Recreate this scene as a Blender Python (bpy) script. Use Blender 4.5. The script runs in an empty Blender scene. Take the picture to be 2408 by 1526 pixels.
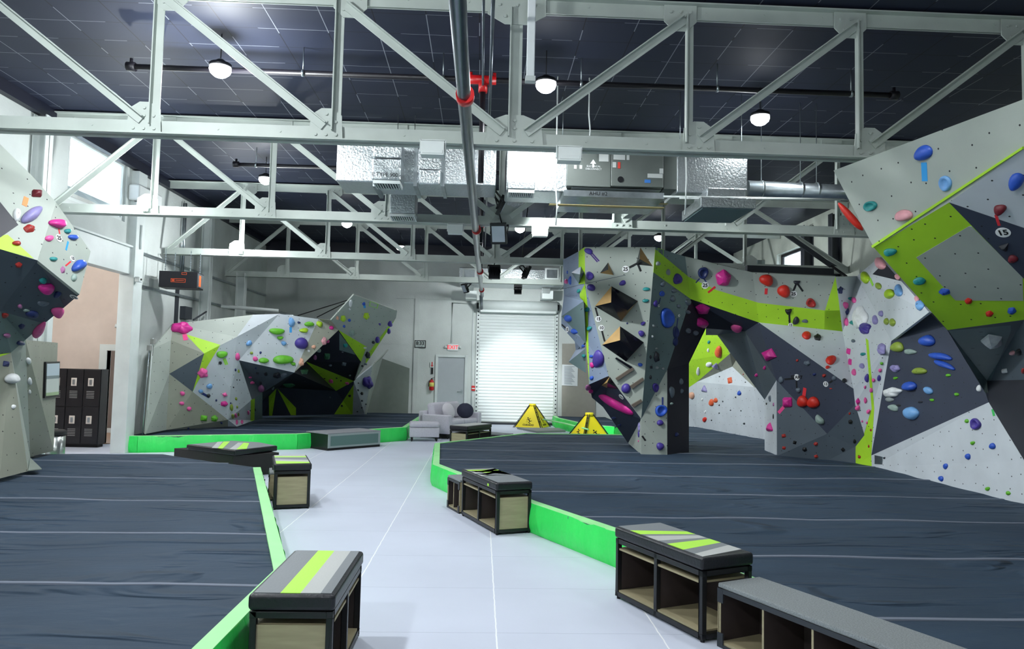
import bpy, bmesh, math, random
from mathutils import Vector, Matrix
from mathutils.bvhtree import BVHTree
sc = bpy.context.scene
col = sc.collection
random.seed(7)
EYE = 1.74
FPX = 1740.0
PCX, PCY = 1204.0, 763.0
# ---------------------------------------------------------------- camera
dYc = Vector((1131 - PCX, -(867 - PCY), -FPX)).normalized()
_u = Vector((0.022, 1.0, 0.0)); _u.z = -(dYc.x * _u.x + dYc.y * _u.y) / dYc.z
dZc = _u.normalized()
dXc = dYc.cross(dZc)
ROT = Matrix((dXc, dYc, dZc))
cam_d = bpy.data.cameras.new('camera'); cam = bpy.data.objects.new('camera', cam_d); col.objects.link(cam)
cam_d.sensor_width = 36.0; cam_d.lens = FPX / 2408.0 * 36.0
cam_d.clip_start = 0.05; cam_d.clip_end = 300
cam.matrix_world = Matrix.Translation((0, 0, EYE)) @ ROT.to_4x4()
sc.camera = cam
CAM = Vector((0, 0, EYE))
# ---------------------------------------------------------------- world, exposure
w = bpy.data.worlds.new('World'); sc.world = w; w.use_nodes = True
bg = w.node_tree.nodes['Background']; bg.inputs[0].default_value = (0.80, 0.90, 1.0, 1); bg.inputs[1].default_value = 9.0
sc.view_settings.view_transform = 'Standard'; sc.view_settings.look = 'None'
sc.view_settings.exposure = 0.0; sc.view_settings.gamma = 1.0; sc.view_settings.use_curve_mapping = False
K_BAY, K_FLOOD = 165.0, 400.0
# lamps: high bays (x, y, z, strength) and flood lights (position, target, watts, cone)
BAYS = [(-3.14, 8.62, 5.2, .7), (0.70, 8.72, 5.2, 1.1), (3.66, 9.6, 5.2, .7),
        (-4.1, 13.8, 5.2, 1.0), (0.87, 17.9, 5.2, 1.2), (-3.33, 17.9, 5.2, .45), (4.45, 18.5, 5.2, .7), (-2.4, 21.2, 5.2, .12),
        (-3.3, 4.9, 5.2, 1.0), (0.7, 4.4, 5.2, 1.25), (3.7, 4.4, 5.2, .5), (-3.3, -1.0, 5.2, 1.2), (0.7, -1.0, 5.2, .8), (3.7, -1.0, 5.2, .4)]  # this row is unseen, added to light the near hall and ceiling

def ray(px, py):
    return (ROT @ Vector((px - PCX, -(py - PCY), -FPX))).normalized()
def atY(px, py, Y):
    d = ray(px, py); return CAM + d * (Y / d.y)
def atZ(px, py, z):
    d = ray(px, py); return CAM + d * ((z - EYE) / d.z)
def atX(px, py, X):
    d = ray(px, py); return CAM + d * (X / d.x)
def proj(p):
    c = ROT.transposed() @ (Vector(p) - CAM); return (PCX - FPX * c.x / c.z, PCY + FPX * c.y / c.z)

# ---------------------------------------------------------------- materials
def s2l(c): return c / 12.92 if c <= 0.04045 else ((c + 0.055) / 1.055) ** 2.4
def rgb(h): return tuple(s2l(int(h[i:i + 2], 16) / 255) for i in (0, 2, 4)) + (1,)
MATS = {}
def mat(name, hexc, rough=0.6, metal=0.0, noise=0.0, nscale=6.0, bump=0.0, bscale=60.0, emit=0.0, spec=0.5, stretch=None, coat=0.0):
    if name in MATS: return MATS[name]
    m = bpy.data.materials.new(name); m.use_nodes = True; nt = m.node_tree; N = nt.nodes; L = nt.links
    b = N['Principled BSDF']; c = rgb(hexc)
    b.inputs['Base Color'].default_value = c; b.inputs['Roughness'].default_value = rough; b.inputs['Metallic'].default_value = metal
    b.inputs['Specular IOR Level'].default_value = spec
    b.inputs['Coat Weight'].default_value = coat
    if emit: b.inputs['Emission Color'].default_value = c; b.inputs['Emission Strength'].default_value = emit
    tc = N.new('ShaderNodeTexCoord'); mp = N.new('ShaderNodeMapping'); L.new(tc.outputs['Object'], mp.inputs[0])
    if stretch: mp.inputs['Scale'].default_value = stretch
    if noise:
        n = N.new('ShaderNodeTexNoise'); n.inputs['Scale'].default_value = nscale; n.inputs['Detail'].default_value = 6
        L.new(mp.outputs[0], n.inputs[0])
        r = N.new('ShaderNodeMapRange'); r.inputs[1].default_value = .3; r.inputs[2].default_value = .7; r.inputs[3].default_value = 1 - noise; r.inputs[4].default_value = 1 + noise
        L.new(n.outputs[0], r.inputs[0])
        mx = N.new('ShaderNodeMix'); mx.data_type = 'RGBA'; mx.blend_type = 'MULTIPLY'; mx.inputs[0].default_value = 1
        mx.inputs[6].default_value = c; L.new(r.outputs[0], mx.inputs[7]); L.new(mx.outputs[2], b.inputs['Base Color'])
    if bump:
        n2 = N.new('ShaderNodeTexNoise'); n2.inputs['Scale'].default_value = bscale; n2.inputs['Detail'].default_value = 5
        L.new(mp.outputs[0], n2.inputs[0])
        bp = N.new('ShaderNodeBump'); bp.inputs['Strength'].default_value = bump; bp.inputs['Distance'].default_value = .02
        L.new(n2.outputs[0], bp.inputs['Height']); L.new(bp.outputs[0], b.inputs['Normal'])
    MATS[name] = m; return m
def math_n(nt, op, a=None, b=None):
    n = nt.nodes.new('ShaderNodeMath'); n.operation = op
    for i, v in enumerate((a, b)):
        if v is None: continue
        if isinstance(v, (int, float)): n.inputs[i].default_value = v
        else: nt.links.new(v, n.inputs[i])
    return n.outputs[0]
def panel_mat(name, hexc, rough=.55, dots=True):
    """painted plywood with bolt holes; UVs are metres in the panel's plane"""
    m = mat(name, hexc, rough, noise=.07, nscale=2.2, bump=.05, bscale=90)
    if not dots: return m
    nt = m.node_tree; N = nt.nodes; L = nt.links; b = N['Principled BSDF']
    src = b.inputs['Base Color'].links[0].from_socket
    uv = N.new('ShaderNodeUVMap')
    vo = N.new('ShaderNodeTexVoronoi'); vo.voronoi_dimensions = '2D'; vo.inputs['Scale'].default_value = 4.6; vo.inputs['Randomness'].default_value = .45
    L.new(uv.outputs[0], vo.inputs['Vector'])
    f = math_n(nt, 'LESS_THAN', vo.outputs['Distance'], .037)
    mx = N.new('ShaderNodeMix'); mx.data_type = 'RGBA'; L.new(f, mx.inputs[0]); L.new(src, mx.inputs[6]); mx.inputs[7].default_value = rgb('15181c')
    L.new(mx.outputs[2], b.inputs['Base Color'])
    return m

# ---------------------------------------------------------------- mesh helpers
def tag(o, label=None, cat=None, group=None, kind=None):
    if label: o['label'] = label
    if cat: o['category'] = cat
    if group: o['group'] = group
    if kind: o['kind'] = kind
    return o
def empty(name, loc=(0, 0, 0), rz=0, label=None, cat=None, group=None):
    o = bpy.data.objects.new(name, None); o.location = loc; o.rotation_euler = (0, 0, rz); o.empty_display_size = .1
    col.objects.link(o); return tag(o, label, cat, group)
def link(name, bm, m, parent=None, smooth=False, bevel=0.0, seg=2):
    if bevel:
        bmesh.ops.remove_doubles(bm, verts=bm.verts, dist=1e-5)
    bmesh.ops.recalc_face_normals(bm, faces=bm.faces)
    me = bpy.data.meshes.new(name); bm.to_mesh(me); bm.free()
    for x in (m if isinstance(m, (list, tuple)) else [m]): me.materials.append(x)
    if smooth:
        for p in me.polygons: p.use_smooth = True
    o = bpy.data.objects.new(name, me); col.objects.link(o)
    if parent: o.parent = parent
    if bevel:
        b = o.modifiers.new('bevel', 'BEVEL'); b.width = bevel; b.segments = seg; b.limit_method = 'ANGLE'; b.angle_limit = math.radians(40)
    return o
def B(): return bmesh.new()
def box(bm, x0, x1, y0, y1, z0, z1, mi=0):
    vs = [bm.verts.new(p) for p in ((x0, y0, z0), (x1, y0, z0), (x1, y1, z0), (x0, y1, z0), (x0, y0, z1), (x1, y0, z1), (x1, y1, z1), (x0, y1, z1))]
    for f in ((0, 3, 2, 1), (4, 5, 6, 7), (0, 1, 5, 4), (1, 2, 6, 5), (2, 3, 7, 6), (3, 0, 4, 7)):
        fc = bm.faces.new([vs[i] for i in f]); fc.material_index = mi
    return vs
def bar(bm, p, q, w_, h_, up=(0, 0, 1), off=(0, 0), mi=0):
    p = Vector(p); q = Vector(q); d = (q - p).normalized(); u = Vector(up)
    if abs(d.dot(u)) > .99: u = Vector((0, 1, 0))
    s = d.cross(u).normalized(); u = s.cross(d).normalized()
    vs = []
    for e in (p, q):
        for a, b in ((-1, -1), (1, -1), (1, 1), (-1, 1)):
            vs.append(bm.verts.new(e + s * (a * w_ / 2 + off[0]) + u * (b * h_ / 2 + off[1])))
    for f in ((0, 1, 2, 3), (7, 6, 5, 4), (0, 4, 5, 1), (1, 5, 6, 2), (2, 6, 7, 3), (3, 7, 4, 0)):
        fc = bm.faces.new([vs[i] for i in f]); fc.material_index = mi
def tube(bm, pts, r, seg=12, cap=True, mi=0):
    pts = [Vector(p) for p in pts]; rings = []
    for i, p in enumerate(pts):
        d = (pts[min(i + 1, len(pts) - 1)] - pts[max(i - 1, 0)]).normalized()
        u = Vector((0, 0, 1)) if abs(d.z) < .95 else Vector((1, 0, 0))
        s = d.cross(u).normalized(); u = s.cross(d)
        rr = r[i] if isinstance(r, (list, tuple)) else r
        rings.append([bm.verts.new(p + (s * math.cos(t) + u * math.sin(t)) * rr) for t in [2 * math.pi * k / seg for k in range(seg)]])
    for a, b in zip(rings, rings[1:]):
        for k in range(seg):
            f = bm.faces.new((a[k], a[(k + 1) % seg], b[(k + 1) % seg], b[k])); f.material_index = mi; f.smooth = True
    if cap:
        for rg in (rings[0][::-1], rings[-1]):
            f = bm.faces.new(rg); f.material_index = mi
def prism(bm, pts, z0, z1, mi=0):
    a = [bm.verts.new((p[0], p[1], z0)) for p in pts]; b = [bm.verts.new((p[0], p[1], z1)) for p in pts]
    n = len(pts)
    bm.faces.new(a[::-1]).material_index = mi; bm.faces.new(b).material_index = mi
    for i in range(n): bm.faces.new((a[i], a[(i + 1) % n], b[(i + 1) % n], b[i])).material_index = mi
def disc(bm, c, n, r, h, seg=16, mi=0):
    n = Vector(n).normalized(); tube(bm, [Vector(c), Vector(c) + n * h], r, seg, True, mi)
def text(name, s, size, m, parent, mtx, ext=.002, bold=0.0):
    cu = bpy.data.curves.new(name, 'FONT'); cu.body = s; cu.size = size; cu.extrude = ext; cu.offset = bold
    cu.align_x = 'CENTER'; cu.align_y = 'CENTER'
    t = bpy.data.objects.new(name, cu); col.objects.link(t)
    dg = bpy.context.evaluated_depsgraph_get(); dg.update()
    me = bpy.data.meshes.new_from_object(t.evaluated_get(dg)); bpy.data.objects.remove(t)
    me.name = name; me.materials.clear(); me.materials.append(m)
    o = bpy.data.objects.new(name, me); col.objects.link(o)
    if parent: o.parent = parent
    o.matrix_local = mtx; return o
def copy_tree(o, parent=None):
    c = o.copy(); col.objects.link(c); c.parent = parent
    for ch in list(o.children): copy_tree(ch, c)
    return c
def light(kind, loc, energy, color=(1, 1, 1), size=.2, target=None, cone=60, blend=.6, name='lamp_light'):
    l = bpy.data.lights.new(name, kind); l.energy = energy; l.color = color
    if kind == 'AREA': l.shape = 'DISK'; l.size = size
    else: l.shadow_soft_size = size
    if kind == 'SPOT': l.spot_size = math.radians(cone); l.spot_blend = blend
    o = bpy.data.objects.new(name, l); col.objects.link(o); o.location = loc
    if target is not None: o.rotation_euler = (Vector(target) - Vector(loc)).to_track_quat('-Z', 'Y').to_euler()
    return o

# common materials
WHITE = mat('white_painted_steel', 'd3dad8', .45, noise=.06, nscale=3)
WALLW = mat('white_painted_block', 'c9cfcc', .8, noise=.08, nscale=1.5, bump=.25, bscale=25)
BLACK = mat('black_powder_steel', '0d0f14', .4)
BLK2 = mat('matte_black', '0b0c10', .7)
DARK = mat('dark_grey', '2a2f36', .6)
RED = mat('red_enamel', 'c01418', .35)
GALV = mat('galvanized_steel', 'a9b2b6', .3, .9, noise=.15, nscale=10)
FOIL = mat('foil_duct_wrap', 'c3cacd', .28, .95, noise=.08, nscale=30, bump=.5, bscale=38)
PLY = mat('birch_plywood', '9f9577', .6, noise=.12, nscale=4, stretch=(1, 1, 8))
PLYD = mat('brown_board', '352c2b', .6, noise=.1)
TRUSSM = mat('truss_paint', 'b3bcb6', .5, noise=.07, nscale=3)
GLASSW = mat('frosted_lamp_glass', 'f4f8ff', .4, emit=20)
# ================================================================= SETTING
XL, XR, YB, YF, ZC = -6.8, 8.0, 23.4, -6.0, 5.6
def struct(name, bm, m, **k):
    o = link(name, bm, m, **k); o['kind'] = 'structure'; return o
# floor: painted concrete slabs
fm = mat('painted_concrete', 'ccd2e2', .55, noise=.05, nscale=.9, bump=.03, bscale=14)
nt = fm.node_tree; N = nt.nodes; L = nt.links; bs = N['Principled BSDF']; src = bs.inputs['Base Color'].links[0].from_socket
geo = N.new('ShaderNodeNewGeometry'); sx = N.new('ShaderNodeSeparateXYZ')
wn = N.new('ShaderNodeTexNoise'); wn.inputs['Scale'].default_value = 7; L.new(geo.outputs['Position'], wn.inputs[0])
wv = N.new('ShaderNodeVectorMath'); wv.operation = 'MULTIPLY_ADD'; L.new(wn.outputs['Color'], wv.inputs[0]); wv.inputs[1].default_value = (.014, .014, 0); L.new(geo.outputs['Position'], wv.inputs[2])
L.new(wv.outputs[0], sx.inputs[0])
fx = math_n(nt, 'ABSOLUTE', math_n(nt, 'SUBTRACT', math_n(nt, 'FRACT', math_n(nt, 'DIVIDE', math_n(nt, 'ADD', sx.outputs[0], 20 * 1.09 - .15), 1.09)), .5))
lx = math_n(nt, 'GREATER_THAN', fx, .4955)
fy = math_n(nt, 'ABSOLUTE', math_n(nt, 'SUBTRACT', math_n(nt, 'FRACT', math_n(nt, 'DIVIDE', math_n(nt, 'ADD', sx.outputs[1], 20 - .01), 1.0)), .5))
ly = math_n(nt, 'GREATER_THAN', fy, .4972)
m1 = N.new('ShaderNodeMix'); m1.data_type = 'RGBA'; L.new(ly, m1.inputs[0]); L.new(src, m1.inputs[6]); m1.inputs[7].default_value = rgb('aab1c2')
m2 = N.new('ShaderNodeMix'); m2.data_type = 'RGBA'; L.new(lx, m2.inputs[0]); L.new(m1.outputs[2], m2.inputs[6]); m2.inputs[7].default_value = rgb('f4f6fa')
L.new(m2.outputs[2], bs.inputs['Base Color'])
bm = B(); box(bm, XL - 4, XR + .3, YF, YB + .3, -.2, 0); struct('floor', bm, fm)
# the seam lines above sit at x = .14 + 1.09 k  (fraction .5 -> line)
# ceiling: dark painted deck panels with thin joints, their metallic glints painted light grey
cm = mat('dark_deck_panels', '242a3d', .6, spec=.3)
nt = cm.node_tree; N = nt.nodes; L = nt.links; bs = N['Principled BSDF']
geo = N.new('ShaderNodeNewGeometry'); sx = N.new('ShaderNodeSeparateXYZ'); L.new(geo.outputs['Position'], sx.inputs[0])
def joint(sock, step, wd):
    f = math_n(nt, 'ABSOLUTE', math_n(nt, 'SUBTRACT', math_n(nt, 'FRACT', math_n(nt, 'DIVIDE', math_n(nt, 'ADD', sock, 20.0), step)), .5))
    return math_n(nt, 'GREATER_THAN', f, .5 - wd / step)
j = math_n(nt, 'MAXIMUM', joint(sx.outputs[0], .585, .005), joint(sx.outputs[1], .49, .004))
nz = N.new('ShaderNodeTexNoise'); nz.inputs['Scale'].default_value = 1.1; L.new(geo.outputs['Position'], nz.inputs[0])
jj = math_n(nt, 'MULTIPLY', j, math_n(nt, 'GREATER_THAN', nz.outputs[0], .49))
mx = N.new('ShaderNodeMix'); mx.data_type = 'RGBA'; L.new(j, mx.inputs[0]); mx.inputs[6].default_value = rgb('242a3d'); mx.inputs[7].default_value = rgb('0b0d16')
mx2 = N.new('ShaderNodeMix'); mx2.data_type = 'RGBA'; L.new(jj, mx2.inputs[0]); L.new(mx.outputs[2], mx2.inputs[6]); mx2.inputs[7].default_value = rgb('858b95')
L.new(mx2.outputs[2], bs.inputs['Base Color'])
bm = B(); box(bm, XL - .3, XR + .3, YF, YB + .3, ZC, ZC + .25); struct('ceiling', bm, cm)
EDGE = mat('navy_ledger_beam', '151829', .5)
bm = B(); box(bm, XL, XR, YB - .16, YB - .02, 5.16, ZC); struct('trim_1', bm, EDGE)
bm = B(); box(bm, XL + .01, XL + .12, YF, YB - .2, 5.42, ZC); struct('trim_2', bm, EDGE)
# left wall with passage opening and high window
OY0, OY1, OZ = 11.94, 14.35, 3.40
WY0, WY1, WZ0, WZ1 = 12.2, 14.15, 4.36, 5.48
bm = B()
for y0, y1, z0, z1 in ((YF, OY0, 0, ZC), (OY1, YB + .3, 0, ZC), (OY0, OY1, OZ, WZ0), (OY0, OY1, WZ1, ZC), (OY0, WY0, WZ0, WZ1), (WY1, OY1, WZ0, WZ1)):
    box(bm, XL - .12, XL, y0, y1, z0, z1)
struct('wall_left', bm, WALLW)
bm = B()
box(bm, XR, XR + .3, YF, 18.1, 0, ZC); box(bm, XR, XR + .3, 19.75, YB + .3, 0, ZC); box(bm, XR, XR + .3, 18.1, 19.75, 0, 3.7); box(bm, XR, XR + .3, 18.1, 19.75, 5.02, ZC)
struct('wall_right', bm, mat('grey_green_block', 'b9c0b6', .85, noise=.2, nscale=1.3, bump=.3, bscale=20))
bm = B(); box(bm, XL - .3, XR + .3, YF - .3, YF, -.2, ZC); struct('wall_front', bm, WALLW)
# back wall with openings for the two doors
DX0, DX1, DZ = -1.37, -.49, 2.08      # exit door
RX0, RX1, RZ = -.06, 2.31, 3.62       # roller door
bm = B()
for x0, x1, z0, z1 in ((XL - .3, DX0, 0, ZC), (DX0, DX1, DZ, ZC), (DX1, RX0, 0, ZC), (RX0, RX1, RZ, ZC), (RX1, XR + .3, 0, ZC)):
    box(bm, x0, x1, YB, YB + .3, z0, z1)
for z in (1.2, 2.45, 4.55): # faint block joints carried as thin ledges
    box(bm, XL, DX0 - .4, YB - .012, YB, z, z + .02)
box(bm, -2.12, -1.98, YB - .05, YB, 0, 3.9); box(bm, -2.7, -1.0, YB - .05, YB, 3.9, 4.02)
struct('wall_back', bm, WALLW)
# pilaster and header around the passage
bm = B()
box(bm, XL - .14, XL + .14, OY1 - .01, OY1 + .34, 0, ZC - .2); struct('trim_3', bm, WHITE, bevel=.006)
bm = B(); box(bm, XL - .14, XL + .06, OY0 - .1, OY1 - .012, OZ - .004, OZ + .5); box(bm, XL - .1, XL + .1, OY0 - .1, OY1 - .012, OZ + .5, OZ + .54); struct('trim_4', bm, WHITE, bevel=.006)
bm = B(); box(bm, XL - .14, XL + .04, OY0 - .14, OY0 + .004, .0, OZ - .006); struct('trim_5', bm, WHITE, bevel=.006)
# passage beyond the opening
BEIGE = mat('warm_beige_plaster', 'cdbdb2', .85, noise=.03)
AY = 15.9
bm = B(); 
for x0, x1, z0, z1 in ((XL - 5, -7.85, 0, 4.6), (-7.85, -7.2, 1.95, 4.6), (-7.2, XL - .1, 0, 4.6)): box(bm, x0, x1, AY, AY + .15, z0, z1)
struct('wall_passage', bm, BEIGE)
bm = B(); box(bm, XL - 4.2, XL - 4, 8.8, AY + 3, 0, 4.6); struct('wall_passage_side', bm, BEIGE)
bm = B(); box(bm, XL - 4.2, XL - .3, 8.6, AY + 3, 4.6, 4.7); struct('ceiling_passage', bm, WALLW)
bm = B(); box(bm, XL - 4, XL - .3, 8.6, 8.8, 0, 4.6); struct('wall_passage_front', bm, BEIGE)
light('POINT', (-8.6, 13.2, 3.9), 150, (1, .96, .92), .2, name='passage_fill')  # unseen fill light without a fixture, added to brighten the passage
bm = B()
for x0, x1, z0, z1 in ((-8.0, -7.85, 0, 1.95), (-7.2, -7.05, 0, 1.95), (-8.0, -7.05, 1.95, 2.08)): box(bm, x0, x1, AY - .03, AY + .16, z0, z1)
struct('door_2', bm, WHITE, bevel=.004)
bm = B(); box(bm, -9.3, XL - .3, AY + 2.4, AY + 2.5, 0, 2.9); struct('wall_far_room', bm, mat('dim_brown_wall', '6d6159', .8))
bm = B(); box(bm, -9.4, XL - .3, AY, AY + 2.6, .0, .012); struct('floor_far_room', bm, mat('brown_wood_floor', '8a6a50', .4, noise=.2, stretch=(8, 1, 1)))
bm = B(); box(bm, -9.2, XL - .3, AY + 2.36, AY + 2.4, .012, .12); struct('baseboard_far', bm, WHITE)
# windows
def window(name, X, y0, y1, z0, z1, m, sgn, inset):
    f = B(); t = .07
    xa, xb = sorted((X + sgn * inset, X + sgn * (inset + .07)))
    box(f, xa, xb, y0, y1, z0, z0 + t); box(f, xa, xb, y0, y1, z1 - t, z1); box(f, xa, xb, y0, y0 + t, z0 + t, z1 - t); box(f, xa, xb, y1 - t, y1, z0 + t, z1 - t)
    o = struct(name, f, m, bevel=.004)
    g = B(); box(g, (xa + xb) / 2 - .004, (xa + xb) / 2 + .004, y0 + t, y1 - t, z0 + t, z1 - t)
    gm = mat('window_glass', 'f4faff', .02); gm.node_tree.nodes['Principled BSDF'].inputs['Transmission Weight'].default_value = 1
    link('window_pane', g, gm, o)
window('window_1', XL, WY0, WY1, WZ0, WZ1, WHITE, -1, .04)
window('window_2', XR, 18.1, 19.75, 3.7, 5.02, BLK2, 1, .12)
for X_, y_, z_, sy, sz, sg_ in ((XL - .03, (WY0 + WY1) / 2, (WZ0 + WZ1) / 2, WY1 - WY0, WZ1 - WZ0, 1), (XR + .05, 18.92, 4.36, 1.65, 1.32, -1)):
    po = light('AREA', (X_, y_, z_), 1, target=(X_ + sg_, y_, z_), name='window_portal'); po.data.shape = 'RECTANGLE'; po.data.size = sy; po.data.size_y = sz; po.data.cycles.is_portal = True
# exit door
GREYD = mat('grey_door_paint', 'aeb4b8', .5, noise=.02)
bm = B()
for x0, x1, z0, z1 in ((DX0 - .06, DX0 + .02, 0, DZ + .07), (DX1 - .02, DX1 + .06, 0, DZ + .07), (DX0, DX1, DZ, DZ + .07)): box(bm, x0, x1, YB - .05, YB + .12, z0, z1)
dd = struct('door_1', bm, WHITE, bevel=.004)
bm = B(); box(bm, DX0 + .02, DX1 - .02, YB + .0, YB + .04, .01, DZ); link('door_leaf', bm, GREYD, dd)
bm = B(); tube(bm, [(DX1 - .1, YB, 1.0), (DX1 - .1, YB - .06, 1.0)], .012); tube(bm, [(DX1 - .1, YB - .06, 1.0), (DX1 - .24, YB - .06, 1.0)], .011); box(bm, DX1 - .13, DX1 - .07, YB - .008, YB, .93, 1.07); link('door_handle', bm, GALV, dd)
# roller door
rm = mat('white_roller_slats', 'dfe5e4', .42)
bm = B(); zz = .06; sl = .098
while zz < RZ:
    n = 5; prev = None
    for i in range(n + 1):
        t = i / n; z = zz + sl * t; y = YB + .10 - .03 * math.sin(math.pi * t)
        a = bm.verts.new((RX0, y, z)); b = bm.verts.new((RX1, y, z))
        if prev: bm.faces.new((prev[0], prev[1], b, a))
        prev = (a, b)
    zz += sl
box(bm, RX0, RX1, YB + .11, YB + .13, 0, RZ)
dd = struct('door_3', bm, rm)
bm = B(); tube(bm, [(RX0 - .05, YB - .1, RZ + .1), (RX1 + .05, YB - .1, RZ + .1)], .19, 24); box(bm, RX0, RX1, YB - .28, YB - .02, RZ - .1, RZ - .03); link('coil_hood', bm, WHITE, dd)
for x in (RX0 - .06, RX1 + .06):
    bm = B(); box(bm, x - .045, x + .045, YB - .06, YB + .06, 0, RZ + .06)
    for k in range(28): box(bm, x - .02, x + .02, YB - .072, YB - .06, .15 + k * .125, .19 + k * .125, 1)
    link('guide_rail', bm, [WHITE, DARK], dd)
    bm = B(); tube(bm, [(x - .06, YB - .12, RZ + .1), (x + .06, YB - .12, RZ + .1)], .1, 10); link('chain_sprocket', bm, BLACK, dd)
bm = B(); box(bm, RX0, RX1, YB - .0, YB + .1, 0, .06); link('bottom_bar', bm, DARK, dd)
# grey boards and notice on the back wall
BOARD = mat('grey_backer_board', '7f8880', .7, noise=.04)
def slab(bm, pts, d, mi=0):
    """pts: coplanar 3D polygon; extruded by vector d"""
    a = [bm.verts.new(p) for p in pts]; b = [bm.verts.new(Vector(p) + Vector(d)) for p in pts]; n = len(pts)
    bm.faces.new(a).material_index = mi; bm.faces.new(b[::-1]).material_index = mi
    for i in range(n): bm.faces.new((a[i], b[i], b[(i + 1) % n], a[(i + 1) % n])).material_index = mi
bm = B(); slab(bm, [atY(x, y, YB - .04) for x, y in ((899, 843), (963, 866), (959, 976), (861, 976))], (0, .03, 0))
tag(link('backer_board', bm, BOARD), 'dark grey painted board with a slanted top on back wall, left of digital clock', 'board')
bm = B(); slab(bm, [atY(x, y, YB - .04) for x, y in ((1322, 808), (1400, 808), (1400, 988), (1321, 985))], (0, .03, 0))
tag(link('backer_board', bm, mat('taupe_board', '9b988f', .7, noise=.04)), 'tall beige-grey board on back wall right of the roller door', 'board')
bm = B(); slab(bm, [atY(x, y, YB - .06) for x, y in ((1322, 857), (1359, 858), (1358, 908), (1321, 906))], (0, .012, 0))
nb = link('notice_poster', bm, mat('paper_white', 'e3e7ea', .7)); tag(nb, 'large white paper notice with fine print on the beige-grey board by roller door', 'poster')
bm = B()
for k in range(16):
    a = atY(1327, 862 + k * 2.7, YB - .063); b = atY(1352 - (k * 7 % 9), 862.6 + k * 2.7, YB - .063); bar(bm, a, b, .006, .012)
link('printed_lines', bm, mat('ink_grey', '7b8590', .7), nb)
# conduits and cables on the walls
def pipe(name, pts, r, m, label, cat, group=None):
    bm = B(); tube(bm, pts, r, 8); o = link(name, bm, m); return tag(o, label, cat, group)
pipe('conduit', [atY(1062, 806, YB - .03), atY(1064, 712, YB - .03), atY(1127, 716, YB - .03)], .018, WHITE, 'white conduit running up from the exit sign on back wall', 'conduit')
pipe('conduit', [atY(1117, 905, YB - .03), atY(1122, 718, YB - .03)], .016, WHITE, 'white conduit above the red fire alarm pull', 'conduit')
pipe('conduit', [atY(1108, 960, YB - .02), atY(1113, 720, YB - .02)], .022, WHITE, 'vertical white conduit between grey door and roller door', 'conduit')
for px, lab in ((437, 'thick galvanized conduit on left wall behind the black air filter box'), (432, 'thin galvanized conduit beside the thick one behind the black air filter box')):
    Y = 6.7 * 1740 / (1131 - px); a = atY(px, 478, Y); b = atY(px - 5, 640, Y)
    pipe('conduit', [(XL + .06, a.y, a.z), (XL + .06, a.y, b.z)], .03 if px == 437 else .018, GALV, lab, 'conduit')
a = atX(327, 525, XL + .2); b = atX(324, 582, XL + .2)
pipe('conduit', [(XL + .158, 14.5, a.z), (XL + .158, 14.5, b.z)], .02, WHITE, 'short white conduit on the pilaster under the air conditioner', 'conduit')
# wall columns on the left and right
def column(x, y, z1, w_, label, m=WHITE):
    bm = B(); box(bm, x - w_ / 2, x + w_ / 2, y - .01, y + .01, 0, z1); box(bm, x - w_ / 2, x - w_ / 2 + .02, y - .1, y + .1, 0, z1); box(bm, x + w_ / 2 - .02, x + w_ / 2, y - .1, y + .1, 0, z1)
    return tag(link('steel_column', bm, m, bevel=.003), label, 'column', 'steel wall columns')
column(XL + .12, 11.25, 5.4, .2, 'white steel column on left wall before the bright window')
column(-6.55, 17.7, 5.4, .22, 'tall white steel column standing behind the left rear climbing wall')
column(-6.3, 19.5, 4.1, .22, 'shorter steel column holding the farthest truss at left wall')
column(XR - .12, 16.2, 5.4, .2, 'dark steel column on right wall nearest the camera side', DARK)
column(XR - .12, 17.6, 5.4, .24, 'dark steel column on right wall beside the window', DARK)
column(XR - .12, 20.6, 5.0, .3, 'grey steel column on right wall left of the window', mat('grey_green_steel', '6f7a7a', .5))
for z, lab in ((3.85, 'upper horizontal rail on left wall behind the rear climbing wall'), (3.2, 'lower horizontal rail on left wall behind the rear climbing wall')):
    bm = B(); box(bm, XL, XL + .05, 14.75, YB - .1, z, z + .05); tag(link('wall_rail', bm, GALV), lab, 'rail', 'rails on the left wall')
bm = B(); box(bm, XL, XL + .01, 16.6, 16.8, 2.5, 3.4); box(bm, XL, XL + .12, 16.9, 17.3, 2.72, 3.0); tag(link('electrical_box', bm, DARK), 'dark electrical box on left wall above the rear climbing wall', 'electrical box')
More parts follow.
